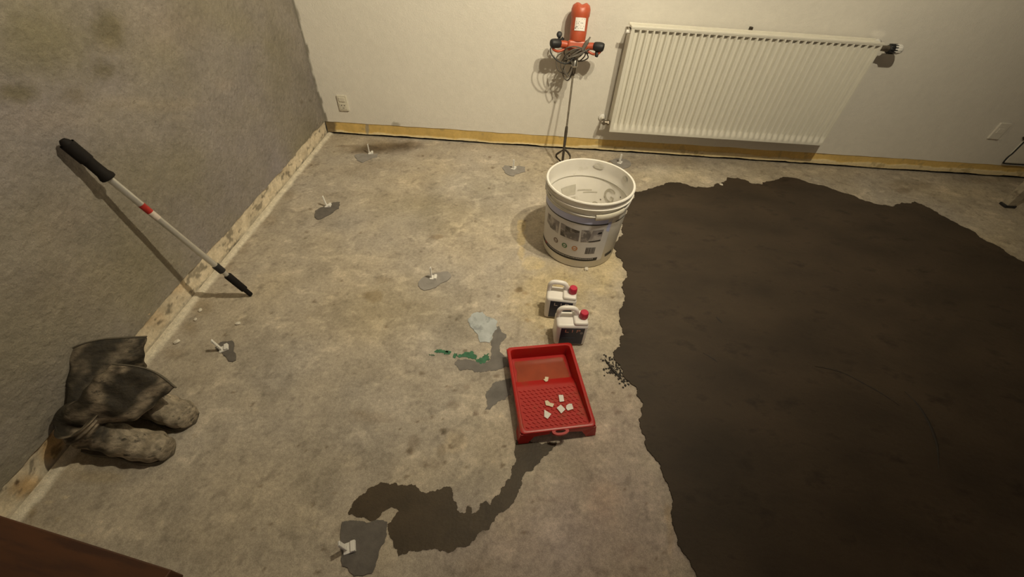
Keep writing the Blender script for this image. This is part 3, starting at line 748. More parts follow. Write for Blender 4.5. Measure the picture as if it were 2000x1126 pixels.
# ------------------------------------------------------------------ brown table in the near left corner
M_wood = mat('dark_brown_wood', (.058, .020, .006), .55, noise=.25, nscale=8, stretch=(1, 6, 1), fine=.04, dirt=(.040, .013, .005), dscale=10)
A = at(335, 1112, .75); B = at(0, 1006, .75)
ang = math.atan2(A.y - B.y, A.x - B.x)
t = thing('side_table', 'dark brown wooden table whose corner pokes into the lower left of the photo', 'table', (A.x, A.y, 0), ang)
bm = bmesh.new(); box(bm, -.90, 0, -.60, 0, .722, .75, .0015); obj('tabletop', bm, M_wood, t)
bm = bmesh.new(); box(bm, -.86, -.04, -.56, -.54, .64, .722); box(bm, -.86, -.04, -.06, -.04, .64, .722); box(bm, -.86, -.84, -.54, -.06, .64, .722); box(bm, -.06, -.04, -.54, -.06, .64, .722); obj('apron', bm, M_wood, t)
for x in (-.86, -.08):
    for y in (-.56, -.08):
        bm = bmesh.new(); box(bm, x, x + .04, y, y + .04, 0, .722, .002); obj('leg', bm, M_wood, t)

# ------------------------------------------------------------------ bucket
BX, BY, RB, RT, BH = .338, 1.672, .178, .194, .375
def bucket_hit(x, y):          # angle and height on the outer wall seen at pixel x, y
    d = ray(x, y); o = np.array([-BX, -BY, H])
    r = (RB + RT) / 2
    for _ in range(12):
        a = d[0] ** 2 + d[1] ** 2; b = 2 * (o[0] * d[0] + o[1] * d[1]); c = o[0] ** 2 + o[1] ** 2 - r * r
        disc = max(b * b - 4 * a * c, 0); tt = (-b - math.sqrt(disc)) / (2 * a)
        P = o + tt * d; r = RB + (RT - RB) * P[2] / BH
    return math.atan2(P[1], P[0]), P[2]
M_pail = mat('white_pail_plastic', (.72, .69, .64), .42, noise=.05, nscale=10, sub=.25, dirt=(.50, .46, .38), dscale=9, dlo=.6, dhi=.75)
def rad_at(z, off=0): return RB + (RT - RB) * z / BH + off
bk = thing('bucket', 'large white plastic bucket with a printed label beside the wet screed', 'bucket', (BX, BY, 0))
bm = bmesh.new()
lathe(bm, [(0, .004), (RB - .02, .004), (RB - .012, 0), (RB - .002, .002), (rad_at(.006), .006), (rad_at(.30), .300), (rad_at(.30, .004), .3005), (rad_at(.305, .004), .305), (rad_at(.306), .306),
           (rad_at(.336), .336), (rad_at(.337, .008), .3375), (rad_at(.343, .009), .343), (rad_at(.343, .003), .3435), (rad_at(.362, .003), .362), (rad_at(.363, .007), .3635), (rad_at(.371, .008), .371), (rad_at(.375, .005), .3752),
           (rad_at(.374, -.003), .374), (rad_at(.33, -.004), .330), (rad_at(.30, -.004), .300), (rad_at(.295, -.006), .296), (rad_at(.01, -.006), .012), (RB - .02, .008), (0, .008)], 96)
auto(obj('pail', bm, M_pail, bk), 35)
def bquad(bm, tl, tr, br, bl, off=.0010, n=16):
    # patch on the bucket wall between four (angle, height) corners
    def shift(a): return a
    rows = []
    for j in range(5):
        v = j / 4; row = []
        for i in range(n + 1):
            u = i / n
            th = (tl[0] * (1 - u) + tr[0] * u) * (1 - v) + (bl[0] * (1 - u) + br[0] * u) * v
            z = (tl[1] * (1 - u) + tr[1] * u) * (1 - v) + (bl[1] * (1 - u) + br[1] * u) * v
            r = rad_at(z, off)
            row.append(bm.verts.new((r * math.cos(th), r * math.sin(th), z)))
        rows.append(row)
    for a, b in zip(rows, rows[1:]):
        for i in range(n): bm.faces.new((a[i], a[i + 1], b[i + 1], b[i]))
Hh = bucket_hit
M_lab = mat('label_print', (.62, .60, .60), .4, noise=.04, nscale=12)
M_labblue = mat('label_blue_tint', (.47, .50, .74), .4, noise=.06, nscale=12)
M_ink = mat('black_ink', (.012, .012, .014), .45)
M_photo = mat('label_photo_grey', (.16, .145, .15), .4, noise=.35, nscale=22, dirt=(.40, .37, .36), dscale=26, dlo=.52, dhi=.60)
M_photo2 = mat('label_photo_dark', (.08, .07, .07), .4, noise=.4, nscale=30, dirt=(.26, .23, .22), dscale=30, dlo=.5, dhi=.6)
M_photo3 = mat('label_photo_light', (.27, .245, .25), .4, noise=.25, nscale=18, dirt=(.47, .44, .43), dscale=18, dlo=.5, dhi=.6)
M_green2 = mat('icon_green', (.05, .17, .07), .4); M_orange = mat('icon_orange', (.48, .20, .07), .4); M_mauve = mat('icon_mauve', (.16, .10, .08), .4)
M_redink = mat('red_ink', (.45, .05, .03), .4)
zT, zB = Hh(1140, 447)[1], Hh(1140, 492)[1]
aL = Hh(1067, 440)[0] - .25; aR = Hh(1184, 450)[0]
def zc(x, y): return Hh(x, y)[1]
Z_line = zc(1150, 438.5)      # black line height
Z_bar0, Z_bar1 = zc(1140, 503.5), zc(1140, 508.5)
lab = None
bm = bmesh.new(); bquad(bm, (aL, .296), (aR + .10, .296), (aR + .10, Z_bar1 - .004), (aL, Z_bar1 - .004), .0008, 60)
lab = obj('label', bm, M_lab, bk, True); lab['label'] = 'printed wrap label'
bm = bmesh.new(); bquad(bm, (aL, .296), (aR - .02, .296), (aR - .02, Z_line + .002), (aL, Z_line + .002), .0011, 60); bquad(bm, (aR - .01, .27), (aR + .09, .27), (aR + .09, Z_line - .05), (aR - .01, Z_line - .04), .0011, 10)
obj('blue_band', bm, M_labblue, lab, True)
bm = bmesh.new(); bquad(bm, (aL, Z_line + .002), (aR, Z_line + .002), (aR, Z_line - .0040), (aL, Z_line - .0040), .0014, 60)
obj('printed_line', bm, M_ink, lab, True); bm = bmesh.new()
a1 = Hh(1203, 429)[0]; a2 = Hh(1217, 420)[0]
bquad(bm, (a1, Z_line + .001), (a2 + .1, Z_line + .001), (a2 + .1, Z_line - .004), (a1, Z_line - .004), .0014, 10)
aE = Hh(1166, 503)[0]
obj('printed_line', bm, M_ink, lab, True); bm = bmesh.new()
bquad(bm, (aL, Z_bar0), (aE, Z_bar0), (aE - .01, Z_bar1 - .003), (aL, Z_bar1 - .003), .0014, 60)
a3 = Hh(1182, 495)[0]; a4 = Hh(1192, 489)[0]
obj('printed_bar', bm, M_ink, lab, True); bm = bmesh.new()
bquad(bm, (a3, Z_bar0 + .003), (a4 + .05, Z_bar0 + .003), (a4 + .05, Z_bar1 + .001), (a3, Z_bar1 + .001), .0014, 8)
obj('printed_bar', bm, M_ink, lab, True)
def pic(x0, y0, x1, y1, x2, y2, x3, y3, m, name='printed_picture', off=.0014):
    bm = bmesh.new(); bquad(bm, Hh(x0, y0), Hh(x1, y1), Hh(x2, y2), Hh(x3, y3), off); return obj(name, bm, m, lab, True)
def k3(x, y): return (1050 + x * .1155, 400 + y * .1155)
def picz(m, *q, name='printed_picture', off=.0014):
    f = []
    for x, y in q: f += k3(x, y)
    return pic(*f, m, name=name, off=off)
picz(M_photo2, (400, 300), (715, 440), (690, 610), (385, 500))
picz(M_photo, (440, 440), (712, 470), (692, 600), (470, 540), off=.0017)
picz(M_photo3, (400, 300), (480, 340), (465, 440), (392, 400), off=.0018)
picz(M_photo3, (750, 420), (1120, 410), (1060, 600), (725, 620))
picz(M_photo, (750, 420), (940, 430), (860, 600), (725, 620), off=.0017)
picz(M_ink, (1030, 465), (1090, 452), (1082, 485), (1010, 492), off=.0019)
picz(M_ink, (850, 612), (1062, 580), (1056, 600), (870, 626), off=.0019)
picz(M_photo3, (185, 120), (375, 285), (345, 480), (165, 270))
picz(M_photo2, (185, 130), (225, 170), (215, 250), (180, 200), off=.0017)
picz(M_photo, (190, 265), (310, 300), (315, 450), (215, 370), off=.0017)
def disc(cx, cy, rpx, m, name, off=.0016):
    x, y = k3(cx, cy); th, z = Hh(x, y)
    bm = bmesh.new(); R = rpx
    c = bm.verts.new((rad_at(z, off) * math.cos(th), rad_at(z, off) * math.sin(th), z)); ring = []
    for i in range(20):
        a = 2 * PI * i / 20; zz = z + R * math.sin(a); tt = th + R * math.cos(a) / rad_at(z)
        ring.append(bm.verts.new((rad_at(zz, off) * math.cos(tt), rad_at(zz, off) * math.sin(tt), zz)))
    for i in range(20): bm.faces.new((c, ring[i], ring[(i + 1) % 20]))
    return obj(name, bm, m, lab, True)
for cx, cy, m in ((310, 590, M_mauve), (455, 680, M_green2), (625, 730, M_orange)):
    disc(cx, cy, .0135, m, 'round_icon'); disc(cx, cy, .0080, M_lab, 'icon_centre', .0018)
    x, y = k3(cx, cy); th, z = Hh(x, y)
    bm = bmesh.new(); bquad(bm, (th - .04, z + .0015), (th + .04, z + .0015), (th + .04, z - .003), (th - .04, z - .003), .0020, 4); obj('icon_mark', bm, m, lab)
# barcode
th0, zt0 = Hh(*k3(820, 715)); th1, _ = Hh(*k3(985, 705)); _, zb0 = Hh(*k3(800, 825))
bm = bmesh.new(); a = th0; rb = random.Random(5)
while a < th1:
    w = rb.choice([.004, .004, .008]); bquad(bm, (a, zt0), (a + w, zt0), (a + w, zb0), (a, zb0), .0015, 1); a += w + rb.choice([.004, .006])
obj('barcode', bm, M_ink, lab)
# tiny lettering lines in the lower bar and on the band
bm = bmesh.new(); a = aL + .45
while a < aE - .12:
    w = rb.uniform(.012, .04); bquad(bm, (a, Z_bar0 - .004), (a + w, Z_bar0 - .004), (a + w, Z_bar0 - .0075), (a, Z_bar0 - .0075), .0018, 1); a += w + .012
obj('bar_lettering', bm, M_lab, lab)
bm = bmesh.new(); bquad(bm, (aL + .30, Z_bar0 - .002), (aL + .42, Z_bar0 - .002), (aL + .42, Z_bar0 - .009), (aL + .30, Z_bar0 - .009), .0018, 3); obj('red_mark', bm, M_redink, lab)
# bail handle hanging against the front under the rim, with its grip
gL = Hh(1163, 424)[0]; gR = Hh(1212, 418)[0]
def bail(a): 
    s = math.sin(min(max((a - (-PI + .05)) / (PI - .10), 0), 1) * PI)
    z = .333 - .026 * s; return (rad_at(z, .0045) * math.cos(a), rad_at(z, .0045) * math.sin(a), z)
bm = bmesh.new(); tube(bm, [bail(-PI + .05 + (PI - .10) * i / 60) for i in range(61)], .0024, 8)
hb = obj('bail_handle', bm, M_white, bk, True)
bm = bmesh.new(); n = 14; rows = []
for i in range(n + 1):
    a = gL + (gR - gL) * i / n; z = bail(a)[2]
    row = []
    for dr, dz in ((.002, .012), (.010, .013), (.013, .009), (.013, -.010), (.010, -.014), (.002, -.013)):
        r = rad_at(z, dr); row.append(bm.verts.new((r * math.cos(a), r * math.sin(a), z + dz)))
    rows.append(row)
for a, b in zip(rows, rows[1:]):
    for i in range(5): bm.faces.new((a[i], b[i], b[i + 1], a[i + 1]))
bm.faces.new(rows[0]); bm.faces.new(rows[-1])
auto(obj('grip', bm, M_cream, hb), 40)
for a in (-PI + .05, -.05):
    bm = bmesh.new(); d = Vector((math.cos(a), math.sin(a), 0)); p = d * rad_at(.33, -.001) + Vector((0, 0, .330))
    tube(bm, [p, p + d * .010], .012, 14); obj('handle_lug', bm, M_pail, bk, True)
# dark dirt smudges on the rim and inside wall
M_smut = mat('grey_smudge', (.20, .18, .15), .8, noise=.3, nscale=40)
def inner_patch(name, a0, a1, z0, z1, m, seed):
    rnd = random.Random(seed); bm = bmesh.new(); c = ((a0 + a1) / 2, (z0 + z1) / 2); ring = []
    for i in range(26):
        t = 2 * PI * i / 26; k = rnd.uniform(.72, 1.05)
        th = c[0] + (a1 - a0) / 2 * math.cos(t) * k; z = c[1] + (z1 - z0) / 2 * math.sin(t) * k; r = rad_at(z, -.0072)
        ring.append(bm.verts.new((r * math.cos(th), r * math.sin(th), z)))
    r = rad_at(c[1], -.0072); cc = bm.verts.new((r * math.cos(c[0]), r * math.sin(c[0]), c[1]))
    for i in range(26): bm.faces.new((cc, ring[i], ring[(i + 1) % 26]))
    return obj(name, bm, m, bk)

def inner_hit(x, y):
    d = ray(x, y); o = np.array([-BX, -BY, H]); r = RT - .008
    for _ in range(14):
        a = d[0] ** 2 + d[1] ** 2; b = 2 * (o[0] * d[0] + o[1] * d[1]); c = o[0] ** 2 + o[1] ** 2 - r * r
        tt = (-b + math.sqrt(max(b * b - 4 * a * c, 0))) / (2 * a); P = o + tt * d; r = rad_at(P[2], -.0085)
    return math.atan2(P[1], P[0]), P[2]
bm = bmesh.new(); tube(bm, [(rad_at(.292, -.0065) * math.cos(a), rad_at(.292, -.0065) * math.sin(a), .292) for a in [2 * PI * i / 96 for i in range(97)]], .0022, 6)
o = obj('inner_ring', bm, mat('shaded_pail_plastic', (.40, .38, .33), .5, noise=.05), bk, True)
M_ghost = mat('print_showing_through', (.58, .55, .48), .5, noise=.06); M_ghost2 = mat('dark_print_showing_through', (.47, .44, .37), .5, noise=.1)
def ghost(q, m, off=-.0075):
    bm = bmesh.new(); bquad(bm, *[inner_hit(1060 + x * .1066, 300 + y * .1066) for x, y in q], off, 8)
    o = obj('print_ghost', bm, m, bk, True)
ghost([(340, 640), (610, 560), (600, 740), (380, 800)], M_ghost); ghost([(440, 830), (600, 780), (600, 930), (520, 900)], M_ghost)
ghost([(640, 660), (900, 655), (900, 672), (640, 680)], M_ghost); ghost([(740, 700), (1000, 700), (1000, 712), (740, 714)], M_ghost)
for ch, cx, cy, size, m in (('G', 1220, 780, .105, M_ghost2), ('G', 945, 935, .05, M_ghost2), ('o', 1060, 950, .05, M_ghost)):
    cu = bpy.data.curves.new('t', 'FONT'); cu.body = ch; cu.size = size; cu.align_x = 'CENTER'; cu.align_y = 'CENTER'; cu.resolution_u = 6
    tob = bpy.data.objects.new('t', cu); C.objects.link(tob); me = bpy.data.meshes.new_from_object(tob); bpy.data.objects.remove(tob)
    bm = bmesh.new(); bm.from_mesh(me); bmesh.ops.subdivide_edges(bm, edges=[e for e in bm.edges if e.calc_length() > .01], cuts=2)
    th, z = inner_hit(1060 + cx * .1066, 300 + cy * .1066)
    for v in bm.verts:
        a = th - v.co.x / RT; zz = z + v.co.y; r = rad_at(zz, -.0078); v.co = (r * math.cos(a), r * math.sin(a), zz)
    obj('print_ghost', bm, m, bk)
for x, y, ra, rz in ((1030, 235, .16, .014), (1420, 800, .03, .005), (1055, 840, .025, .004), (1500, 470, .12, .012), (1130, 795, .02, .004)):
    th, z = inner_hit(1060 + x * .1066, 300 + y * .1066)
    inner_patch('smudge', th - ra, th + ra, z - rz, z + rz, M_smut if ra < .04 else M_ghost, int(x))
M_rimdirt = mat('dried_black_splash', (.03, .027, .022), .7, noise=.3)
bm = bmesh.new(); a0 = math.atan2(-.05, -1.0)
bquad(bm, (-PI + .02, .362), (-PI + .62, .362), (-PI + .62, .3595), (-PI + .02, .356), .0045, 24); obj('dirt_line', bm, M_rimdirt, bk)
bm = bmesh.new(); bquad(bm, (-PI + .03, .334), (-PI + .42, .334), (-PI + .40, .313), (-PI + .03, .318), .0012, 12); obj('dirt_smear', bm, M_smut, bk)

# ------------------------------------------------------------------ canisters
M_can = mat('translucent_white_canister', (.80, .76, .72), .4, noise=.03, nscale=20, sub=.3)
M_navy = mat('navy_label', (.012, .015, .045), .35, noise=.15, nscale=30)
M_cap = mat('raspberry_cap', (.50, .020, .055), .4, noise=.05, nscale=60)
M_lett = mat('pale_lettering', (.55, .46, .45), .4); M_lett2 = mat('salmon_lettering', (.55, .26, .20), .4)
def make_can(loc, rz, label, pink):
    t = thing('canister', label, 'canister', loc, rz, 'plastic canisters behind the red tray')
    w, d, h = .062, .040, .118
    bm = bmesh.new(); box(bm, -w, w, -d, d, 0, h, .012, seg=4)
    # sunken grip pocket with raised handle wall at the left, shoulder at the right
    box(bm, .004, w - .003, -d + .004, d - .004, h - .014, h + .012, .008, seg=3)
    outer = [(-w + .010, h - .012), (-w + .009, h + .020), (-w + .014, h + .036), (-w + .028, h + .044), (-.002, h + .043), (.014, h + .030), (.020, h + .004)]
    tube(bm, smoothpath([(x, .014, z) for x, z in outer], 5), .0098, 12)
    b = auto(obj('body', bm, M_can, t), 45)
    bm = bmesh.new(); lathe(bm, [(0, .0), (.014, 0), (.014, .018), (0, .018)], 20, Matrix.Translation((w - .020, -.002, h + .004))); obj('neck', bm, M_can, b)
    bm = bmesh.new(); cm = Matrix.Translation((w - .020, -.002, h + .014))
    prof = [(0, 0), (.0160, 0), (.0165, .002), (.0158, .024), (.0140, .0265), (0, .027)]
    lathe(bm, prof, 32, cm)
    for k in range(24):
        a = 2 * PI * k / 24; tube(bm, [cm @ Vector((.0161 * math.cos(a), .0161 * math.sin(a), .002)), cm @ Vector((.0156 * math.cos(a), .0156 * math.sin(a), .022))], .0009, 5)
    o = obj('cap', bm, M_cap, t); o['label'] = 'raspberry red ribbed screw cap'; auto(o, 40)
    bm = bmesh.new(); box(bm, -w + .018, w - .014, -d - .0009, -d + .001, .010, h - .012, .0003); lb = obj('label', bm, M_navy, t); lb['label'] = 'navy blue front label'
    R = Matrix.Rotation(PI / 2, 4, 'X')
    text('lettering', 'L I P', .030, M_lett2 if pink else M_lett, Matrix.Translation((-.030, -d - .0012, h - .036)) @ R @ Matrix.Diagonal((1.15, .75, 1, 1)), lb)
    bm = bmesh.new(); lathe(bm, [(0, 0), (.0062, 0), (.0062, .0006), (.0030, .0006), (.0030, .0002), (0, .0002)], 18, axisM((w - .024, -d - .0008, h - .040), (0, -1, 0))); obj('round_mark', bm, M_photo3, lb)
    bm = bmesh.new()
    for k in range(4): box(bm, -w + .024, -w + .024 + [.05, .062, .04, .055][k], -d - .0013, -d, .022 + k * .009, .0235 + k * .009, 0)
    obj('small_print', bm, mat('dim_blue_print', (.05, .06, .12), .4), lb)
    return t
make_can((.252, 1.060, 0), math.radians(3), 'white canister with red cap standing nearer the red tray, in front of the other', True)
make_can((.219, 1.196, 0), math.radians(-4), 'white canister with red cap standing farther back, nearer the bucket', False)

# ------------------------------------------------------------------ paint tray
M_red = mat('red_tray_plastic', (.42, .012, .010), .34, noise=.05, nscale=12, dirt=(.30, .05, .02), dscale=12, dlo=.55, dhi=.72)
M_film = mat('watery_residue', (.30, .045, .012), .22, noise=.2, nscale=14)
ang = math.radians(10.3)
ctr = (at(995.7, 683.4, .06) + at(1119, 672.8, .06) + at(1157, 822, .06) + at(1013.8, 841.8, .06)) / 4
tr = thing('paint_tray', 'red plastic paint roller tray with white chips lying in it', 'paint tray', (ctr.x, ctr.y, 0), ang)
TW, TL, TZ = .126, .172, .060       # half width, half length, rim height
def make_tray():
    # cross rows along y: floor height profile, deep well at the far end, ribbed ramp at the near end
    def fz(y):
        v = (y + TL) / (2 * TL)                  # 0 near, 1 far
        if v < .56: return .044 - (.044 - .020) * (v / .56)
        return .020 - (.020 - .006) * min((v - .56) / .10, 1)
    bm = bmesh.new()
    n = 40; m_ = 24
    ys = [-TL + .016 + (2 * TL - .032) * i / n for i in range(n + 1)]
    rows = []
    def inset(z): return .010 + .010 * (TZ - z) / TZ
    for y in ys:
        z = fz(y); wi = TW - inset(z); row = []
        for j in range(m_ + 1):
            row.append(bm.verts.new((-wi + 2 * wi * j / m_, y, z)))
        rows.append(row)
    for a, b in zip(rows, rows[1:]):
        for j in range(m_): bm.faces.new((a[j], a[j + 1], b[j + 1], b[j]))
    # inner side walls up to the rim
    loop = [rows[0][j] for j in range(m_ + 1)] + [rows[i][m_] for i in range(1, n + 1)] + [rows[n][j] for j in range(m_ - 1, -1, -1)] + [rows[i][0] for i in range(n - 1, 0, -1)]
    def ringat(off, z):
        out = []
        for v in loop:
            x, y = v.co.x, v.co.y
            k = (TW - off) / (TW - inset(fz(y)))
            sy_ = (TL - off) / (TL - .016)
            px, py = x * k, y * sy_
            # round the corners
            R = .014; ax, ay = TW - off - R, TL - off - R
            if abs(px) > ax and abs(py) > ay:
                dx, dy = abs(px) - ax, abs(py) - ay; dl = math.hypot(dx, dy)
                if dl > R: px = math.copysign(ax + dx / dl * R, px); py = math.copysign(ay + dy / dl * R, py)
            out.append(bm.verts.new((px, py, z)))
        return out
    prev = loop
    for off, z in ((.013, TZ - .004), (.011, TZ), (.004, TZ + .001), (.0, TZ - .001), (-.001, TZ - .010)):
        r = ringat(off, z)
        for i in range(len(loop)):
            j = (i + 1) % len(loop); bm.faces.new((prev[i], prev[j], r[j], r[i]))
        prev = r
    o = obj('tray', bm, M_red, tr)
    so = o.modifiers.new('solid', 'SOLIDIFY'); so.thickness = .0018; so.offset = -1
    auto(o, 45)
    # outer skirt, legs at the near corners, hanging tab
    for s in (-1, 1):
        bm = bmesh.new()
        pts = []
        leg = [(-TL - .001, TZ - .008), (-TL - .001, .012), (-TL + .003, 0), (-TL + .030, 0), (-TL + .036, .010), (-TL + .050, .026), (-TL + .11, .038), (TL - .01, .040), (TL, TZ - .008)]
        x = s * (TW + .0005); xi = s * (TW - .0018)
        a = [bm.verts.new((x + s * (.006 if z < .02 else 0), y, z)) for y, z in leg]; b = [bm.verts.new((xi + s * (.006 if z < .02 else 0), y, z)) for y, z in leg]
        bm.faces.new(a); bm.faces.new(b[::-1])
        for i in range(len(leg)):
            j = (i + 1) % len(leg); bm.faces.new((a[i], a[j], b[j], b[i]))
        # front return of the leg
        f = [(s * TW, TZ - .008), (s * (TW + .006), .0), (s * (TW - .028), 0), (s * (TW - .032), .012), (s * (TW - .046), .032), (s * .030, .040), (s * .030, TZ - .008)]
        a = [bm.verts.new((x, -TL - .001 - (.004 if z < .02 else 0), z)) for x, z in f]; b = [bm.verts.new((x, -TL + .001 - (.004 if z < .02 else 0), z)) for x, z in f]
        bm.faces.new(a); bm.faces.new(b[::-1])
        for i in range(len(f)):
            j = (i + 1) % len(f); bm.faces.new((a[i], a[j], b[j], b[i]))
        obj('leg', bm, M_red, tr)
    bm = bmesh.new()
    box(bm, -.13 + .01, .13 - .01, TL - .012, TL - .010, .004, TZ - .006)
    obj('back_skirt', bm, M_red, tr)
    # hanging tab: flat oval ring at the near rim
    bm = bmesh.new(); n = 28; rings = []
    for (rx, ry, z) in ((.028, .013, TZ - .001), (.028, .013, TZ - .010), (.017, .0055, TZ - .010), (.017, .0055, TZ - .001)):
        rings.append([bm.verts.new((rx * math.cos(2 * PI * i / n) + .004, -TL - .004 + ry * math.sin(2 * PI * i / n), z)) for i in range(n)])
    for a, b in zip(rings, rings[1:] + rings[:1]):
        for i in range(n): bm.faces.new((a[i], a[(i + 1) % n], b[(i + 1) % n], b[i]))
    hole = auto(obj('hanging_tab', bm, M_red, tr), 40)
    # raised ribs on the ramp: rows of slanted dashes
    bm = bmesh.new()
    for r in range(11):
        y = -TL + .028 + r * .0145
        for c in range(13):
            x = -TW + .028 + c * .0163 + (r % 2) * .008
            if x > TW - .028: continue
            z = fz(y); sl = -(fz(y + .005) - fz(y - .005)) / .01
            A = Matrix.Translation((x, y, z + .0008)) @ Matrix.Rotation(math.radians(-38 if r % 2 else -32), 4, 'Z')
            box(bm, -.0060, .0060, -.0014, .0014, -.001, .0016, .0007, A, seg=1)
    rb_ = obj('ribs', bm, M_red, tr); rb_['kind'] = 'stuff'
    bm = bmesh.new(); pts = []
    rnd = random.Random(4)
    ring = []
    for i in range(40):
        a = 2 * PI * i / 40; k = rnd.uniform(.93, 1.0)
        ex = max(-1, min(1, 1.35 * math.cos(a))); ey = max(-1, min(1, 1.35 * math.sin(a)))
        ring.append(bm.verts.new((ex * .100 * k, .092 + ey * .052 * k, .0076)))
    bm.faces.new(ring)
    o = obj('liquid_residue', bm, M_film, tr); o['label'] = 'brownish liquid residue in the well'
    return fz
fz = make_tray()
M_chip = mat('white_card', (.76, .72, .68), .7, noise=.03); M_chip2 = mat('cream_card', (.72, .62, .46), .7, noise=.05)
def tp(x, y):        # pixel to tray coordinates on the ramp
    z = .03
    for _ in range(8):
        p = at(x, y, z); q = Vector((p.x - ctr.x, p.y - ctr.y)); ca, sa = math.cos(-ang), math.sin(-ang)
        lx, ly_ = q.x * ca - q.y * sa, q.x * sa + q.y * ca
        z = fz(max(min(ly_, TL), -TL)) + .0032
    return p
def z5(x, y): return (970 + x * .3018, 540 + y * .3018)
CHIPS = [([(313, 650), (336, 650), (332, 675), (318, 680), (302, 665), (312, 662)], M_chip2, 'cream chip lying alone in the deep end of the red tray'),
         ([(400, 768), (430, 765), (437, 806), (408, 810)], M_chip, 'white square chip topmost of those on the ribbed ramp of the tray'),
         ([(312, 806), (330, 800), (345, 815), (372, 822), (362, 845), (340, 836), (318, 832)], M_chip2, 'cracked cream chip left of the others on the ribbed ramp'),
         ([(388, 850), (415, 828), (445, 858), (418, 885)], M_chip, 'white diamond chip in the middle of the ribbed ramp'),
         ([(450, 835), (468, 822), (487, 822), (497, 855), (460, 866), (448, 850)], M_chip, 'white chip farthest right on the ribbed ramp'),
         ([(308, 862), (320, 868), (354, 888), (330, 920), (308, 905)], M_chip, 'white pointed chip nearest the front edge of the tray')]
for px, m, lab_ in CHIPS:
    P = [tp(*z5(x, y)) for x, y in px]
    c = sum(P, Vector()) / len(P)
    bm = bmesh.new(); rnd = random.Random(int(c.x * 1e4))
    lift = rnd.uniform(.001, .003)
    t = [bm.verts.new(p - c + Vector((0, 0, .0012 + (lift if i == 0 else 0)))) for i, p in enumerate(P)]; b = [bm.verts.new(p - c + Vector((0, 0, (lift if i == 0 else 0)))) for i, p in enumerate(P)]
    bm.faces.new(t); bm.faces.new(b[::-1])
    for i in range(len(P)):
        j = (i + 1) % len(P); bm.faces.new((t[i], b[i], b[j], t[j]))
    o = obj('chip', bm, m); o.location = c; tag(o, lab_, 'chip', 'small chips lying in the red tray')

# ------------------------------------------------------------------ extension pole leaning on the left wall
M_alu = mat('brushed_aluminium', (.66, .65, .62), .35, .75, noise=.04, nscale=30)
M_grip = mat('black_foam_grip', (.011, .009, .008), .75, noise=.15, nscale=50, spec=.2)
M_stk = mat('red_sticker', (.36, .020, .015), .45, noise=.2, nscale=80); M_stk2 = mat('pale_sticker', (.58, .50, .44), .5, noise=.1, nscale=100)
P0 = at(490, 575, .006); P1 = on_left(120, 272, .030)
dv = (P1 - P0); PL = dv.length; dv.normalize()
MP = axisM(P0, dv)
po = thing('extension_pole', 'silver telescopic paint roller pole with black grips leaning on the grey left wall', 'pole', mw=MP)
def plen(x, y):       # distance along the pole of the point seen at pixel x, y
    d = Vector(ray(x, y)); w0 = P0 - Vector((0, 0, H)); a = dv.dot(dv); b = dv.dot(d); c = d.dot(d); dd = dv.dot(w0); e = d.dot(w0)
    return (b * e - c * dd) / (a * c - b * b)
s_ring0, s_ring1 = plen(434, 530), plen(421, 518); s_g0 = plen(442, 538); s_st0, s_st1, s_st2 = plen(306, 428), plen(293, 414), plen(277, 398); s_h = plen(212, 345)
bm = bmesh.new(); lathe(bm, [(0, 0), (.0085, 0), (.0095, .004), (.0095, .035), (.0140, .040), (.0145, s_g0 - .004), (.0115, s_g0), (0, s_g0)], 24); auto(obj('lower_grip', bm, M_grip, po), 40)
bm = bmesh.new(); lathe(bm, [(.0085, s_g0 - .01), (.0085, s_ring0 + .01)], 24); obj('inner_tube', bm, M_alu, po, True)
bm = bmesh.new(); lathe(bm, [(0, s_ring0), (.0135, s_ring0), (.0135, s_ring1), (.011, s_ring1 + .002), (0, s_ring1 + .002)], 24); auto(obj('locking_collar', bm, M_black, po), 40)
bm = bmesh.new(); lathe(bm, [(.0105, s_ring1 - .005), (.0105, s_h + .02)], 28); obj('outer_tube', bm, M_alu, po, True)
bm = bmesh.new(); lathe(bm, [(.0108, s_st0), (.0108, s_st1)], 28); o = obj('sticker', bm, M_stk2, po, True); o['label'] = 'pale sticker with fine print'
bm = bmesh.new(); lathe(bm, [(.0108, s_st1), (.0108, s_st2)], 28); o = obj('sticker', bm, M_stk, po, True); o['label'] = 'red sticker'
bm = bmesh.new(); lathe(bm, [(0, s_h - .004), (.021, s_h - .003), (.022, s_h + .003), (.0175, s_h + .016), (.0165, s_h + .05), (.0195, s_h + .12), (.0195, PL - .07), (.0175, PL - .03), (.0135, PL - .008), (.008, PL - .001), (0, PL)], 32); auto(obj('handle_grip', bm, M_grip, po), 40)

# ------------------------------------------------------------------ mixer leaning on the back wall
M_orange_b = mat('orange_red_housing', (.46, .085, .036), .42, noise=.06, nscale=30, dirt=(.36, .11, .06), dscale=30, dlo=.55, dhi=.70)
M_shaft = mat('steel_shaft', (.34, .30, .24), .4, .8, noise=.2, nscale=50); M_mud = mat('mud_caked_steel', (.055, .042, .028), .8, .1, noise=.3, nscale=80, bump=.4)
M_gear = mat('cast_aluminium', (.42, .39, .34), .4, .7, noise=.15, nscale=40)
M_cable = mat('dusty_cable', (.12, .105, .088), .7, noise=.15, nscale=80)
MB0 = Vector((.288, 2.412, .004)); MT = Vector((.297, 2.672, .862)); md = (MT - MB0); ML = md.length; md.normalize()
ux = Vector((1, .02, 0)); ux = (ux - md * ux.dot(md)).normalized(); uy = md.cross(ux)       # uy points towards the wall
MM = Matrix([[ux.x, uy.x, md.x, MB0.x], [ux.y, uy.y, md.y, MB0.y], [ux.z, uy.z, md.z, MB0.z], [0, 0, 0, 1]])
mx = thing('paddle_mixer', 'orange-red electric paddle mixer leaning against the back wall left of the radiator', 'mixer', mw=MM)
